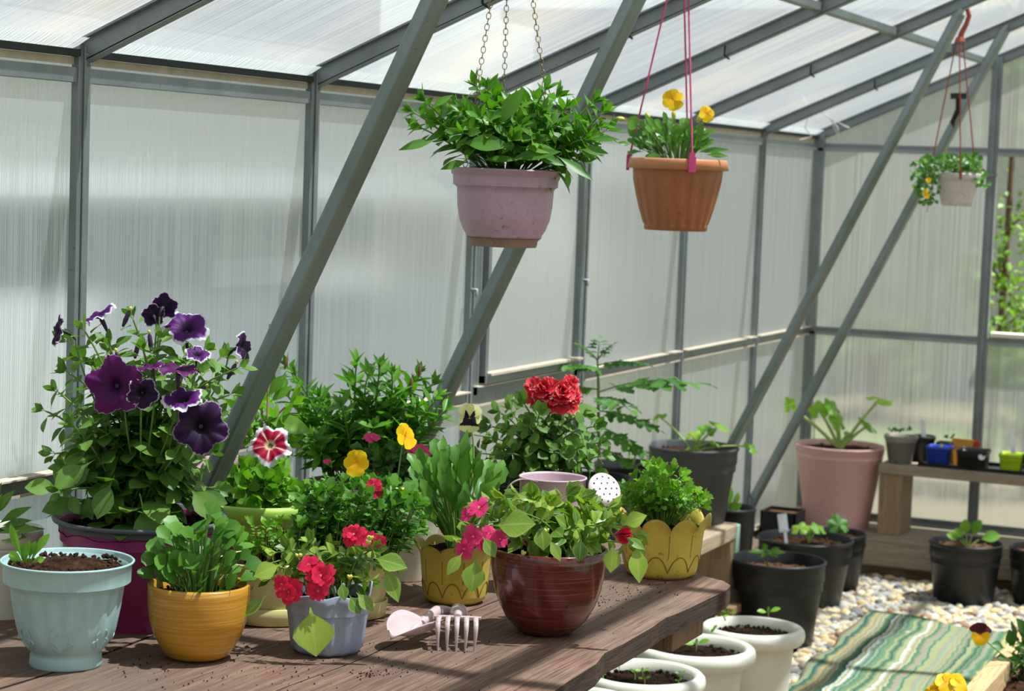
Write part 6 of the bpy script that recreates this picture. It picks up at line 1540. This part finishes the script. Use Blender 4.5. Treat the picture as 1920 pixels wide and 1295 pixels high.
# grey shed behind the trees of the open light
m = MB(); bxx(m, -6.4, -1.6, 15.0, 17.5, -.03, 2.6)
sh_ = empty('garden_shed', (-3.5, 15, 0), 'plain grey shed beyond the open end window, behind the young trees', 'shed')
m.build('wall', flat('shed_grey', srgb(176, 180, 178), .8), sh_, smooth=False)
m = MB(); bxx(m, -6.6, -1.4, 14.8, 17.7, 2.6, 2.7); m.build('roof', flat('shed_roof', srgb(150, 152, 150), .8), sh_, smooth=False)
def tree(label, x, y, h, cr, n, mat, trunk=.05, base=.6, dense=1.0, name='tree', ls=.09):
    ro = empty(name, (x, y, 0), label, 'tree'); o0 = np.array([x, y, 0.0])
    m = MB(); tube(m, [o0 - UP * .03, o0 + (U(-.05, .05), 0, h * .4), o0 + (U(-.1, .1), U(-.1, .1), h * .9)], [trunk, trunk * .8, trunk * .3], 8)
    fo = MB()
    for b_ in range(max(3, int(n / 70))):
        z = U(base, h * .85); a = U(0, 6.28); e = o0 + (math.cos(a) * cr * U(.4, .9), math.sin(a) * cr * U(.4, .9), z + U(.1, .5) * cr)
        tube(m, [o0 + UP * z, (o0 + UP * z + e) / 2 + UP * .05, e], [trunk * .35, trunk * .25, trunk * .1], 5)
        for _ in range(70):
            t_ = U(.15, 1.1); q = (o0 + UP * z) * (1 - t_) + e * t_ + RNG.normal(0, cr * .22, 3)
            leaf(fo, q, RNG.normal(0, 1, 3) - UP * .3, UP + RNG.normal(0, .5, 3), ls * U(.7, 1.3), ls * .6, 'ovate', .4, .2)
    m.build('trunk', M['bark'], ro); fo.build('crown', M[mat], ro)
tree('slender young tree seen through the open end window, its thin stem bare low down', -1.90, 10.4, 2.9, .34, 700, 'lf_tree', .022, .7, ls=.045)
tree('brown-stemmed young tree seen at the right of the open end window', -1.84, 11.2, 3.0, .38, 760, 'lf_tree', .03, .5, ls=.045)
tree('low green bush at the foot of the young trees outside the open window', -1.66, 10.1, 1.0, .36, 760, 'lf_tree', .02, .25, ls=.045)
tree('rounded bush on the lawn behind the back bench', -3.1, 13.2, .8, .5, 450, 'lf_hedge', .03, .2, ls=.10)
ht = empty('pale_backdrop', (-8, 20, 0), 'added long pale tunnel shape that whitens the view through the left wall', 'pale_backdrop')  # added to put a pale tone behind the left wall sheets
m = MB(); nn_ = 17; P = np.zeros((2, nn_, 3))
for k in range(nn_):
    a = PI * k / (nn_ - 1); P[:, k, 0] = -8.6 - 2.2 * math.cos(a); P[:, k, 2] = 1.75 * math.sin(a) ** .6 - .03; P[0, k, 1] = 11.5; P[1, k, 1] = 26
m.grid(P, np.zeros((2, nn_, 2))); m.add(P[0], [tuple(range(nn_))]); m.add(P[1], [tuple(range(nn_))[::-1]]); m.build('cover', flat('pale_backdrop_grey', srgb(180, 184, 178), .7), ht)

# ================================================================== GRAVEL
AV = [(o.location.x, o.location.y, max(v_.co.x for v_ in ch.data.vertices)) for o in sc.objects if o.parent is None and o.type == 'EMPTY' and o.location.z < .02 for ch in o.children if ch.name.split('.')[0] == 'pot' and 'pot' in o.name or ch.name.split('.')[0] == 'pot' and 'planter' in o.name]
m = MB(); pebbles(m, -2.0, -0.85, 5.35, 7.56, 8200); pebbles(m, -2.05, -.8, 4.2, 5.35, 1400)
tag(m.build('gravel', M['gravel']), 'pale cream and grey gravel covering the greenhouse path', 'gravel', kind='stuff')


# added ridge that blocks the bright horizon sky behind the roof sheets
hm = flat('sky_block_grey_green', srgb(150, 160, 152), .95)
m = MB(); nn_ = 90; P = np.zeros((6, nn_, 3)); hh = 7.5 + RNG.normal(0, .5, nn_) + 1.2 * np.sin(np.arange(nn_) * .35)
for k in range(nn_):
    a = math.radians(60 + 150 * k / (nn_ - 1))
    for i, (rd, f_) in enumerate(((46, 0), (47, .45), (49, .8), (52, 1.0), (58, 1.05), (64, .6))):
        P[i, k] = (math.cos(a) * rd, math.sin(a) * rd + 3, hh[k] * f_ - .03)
m.grid(P[::-1], np.zeros((6, nn_, 2))); tag(m.build('sky_block_ridge', hm), kind='structure')
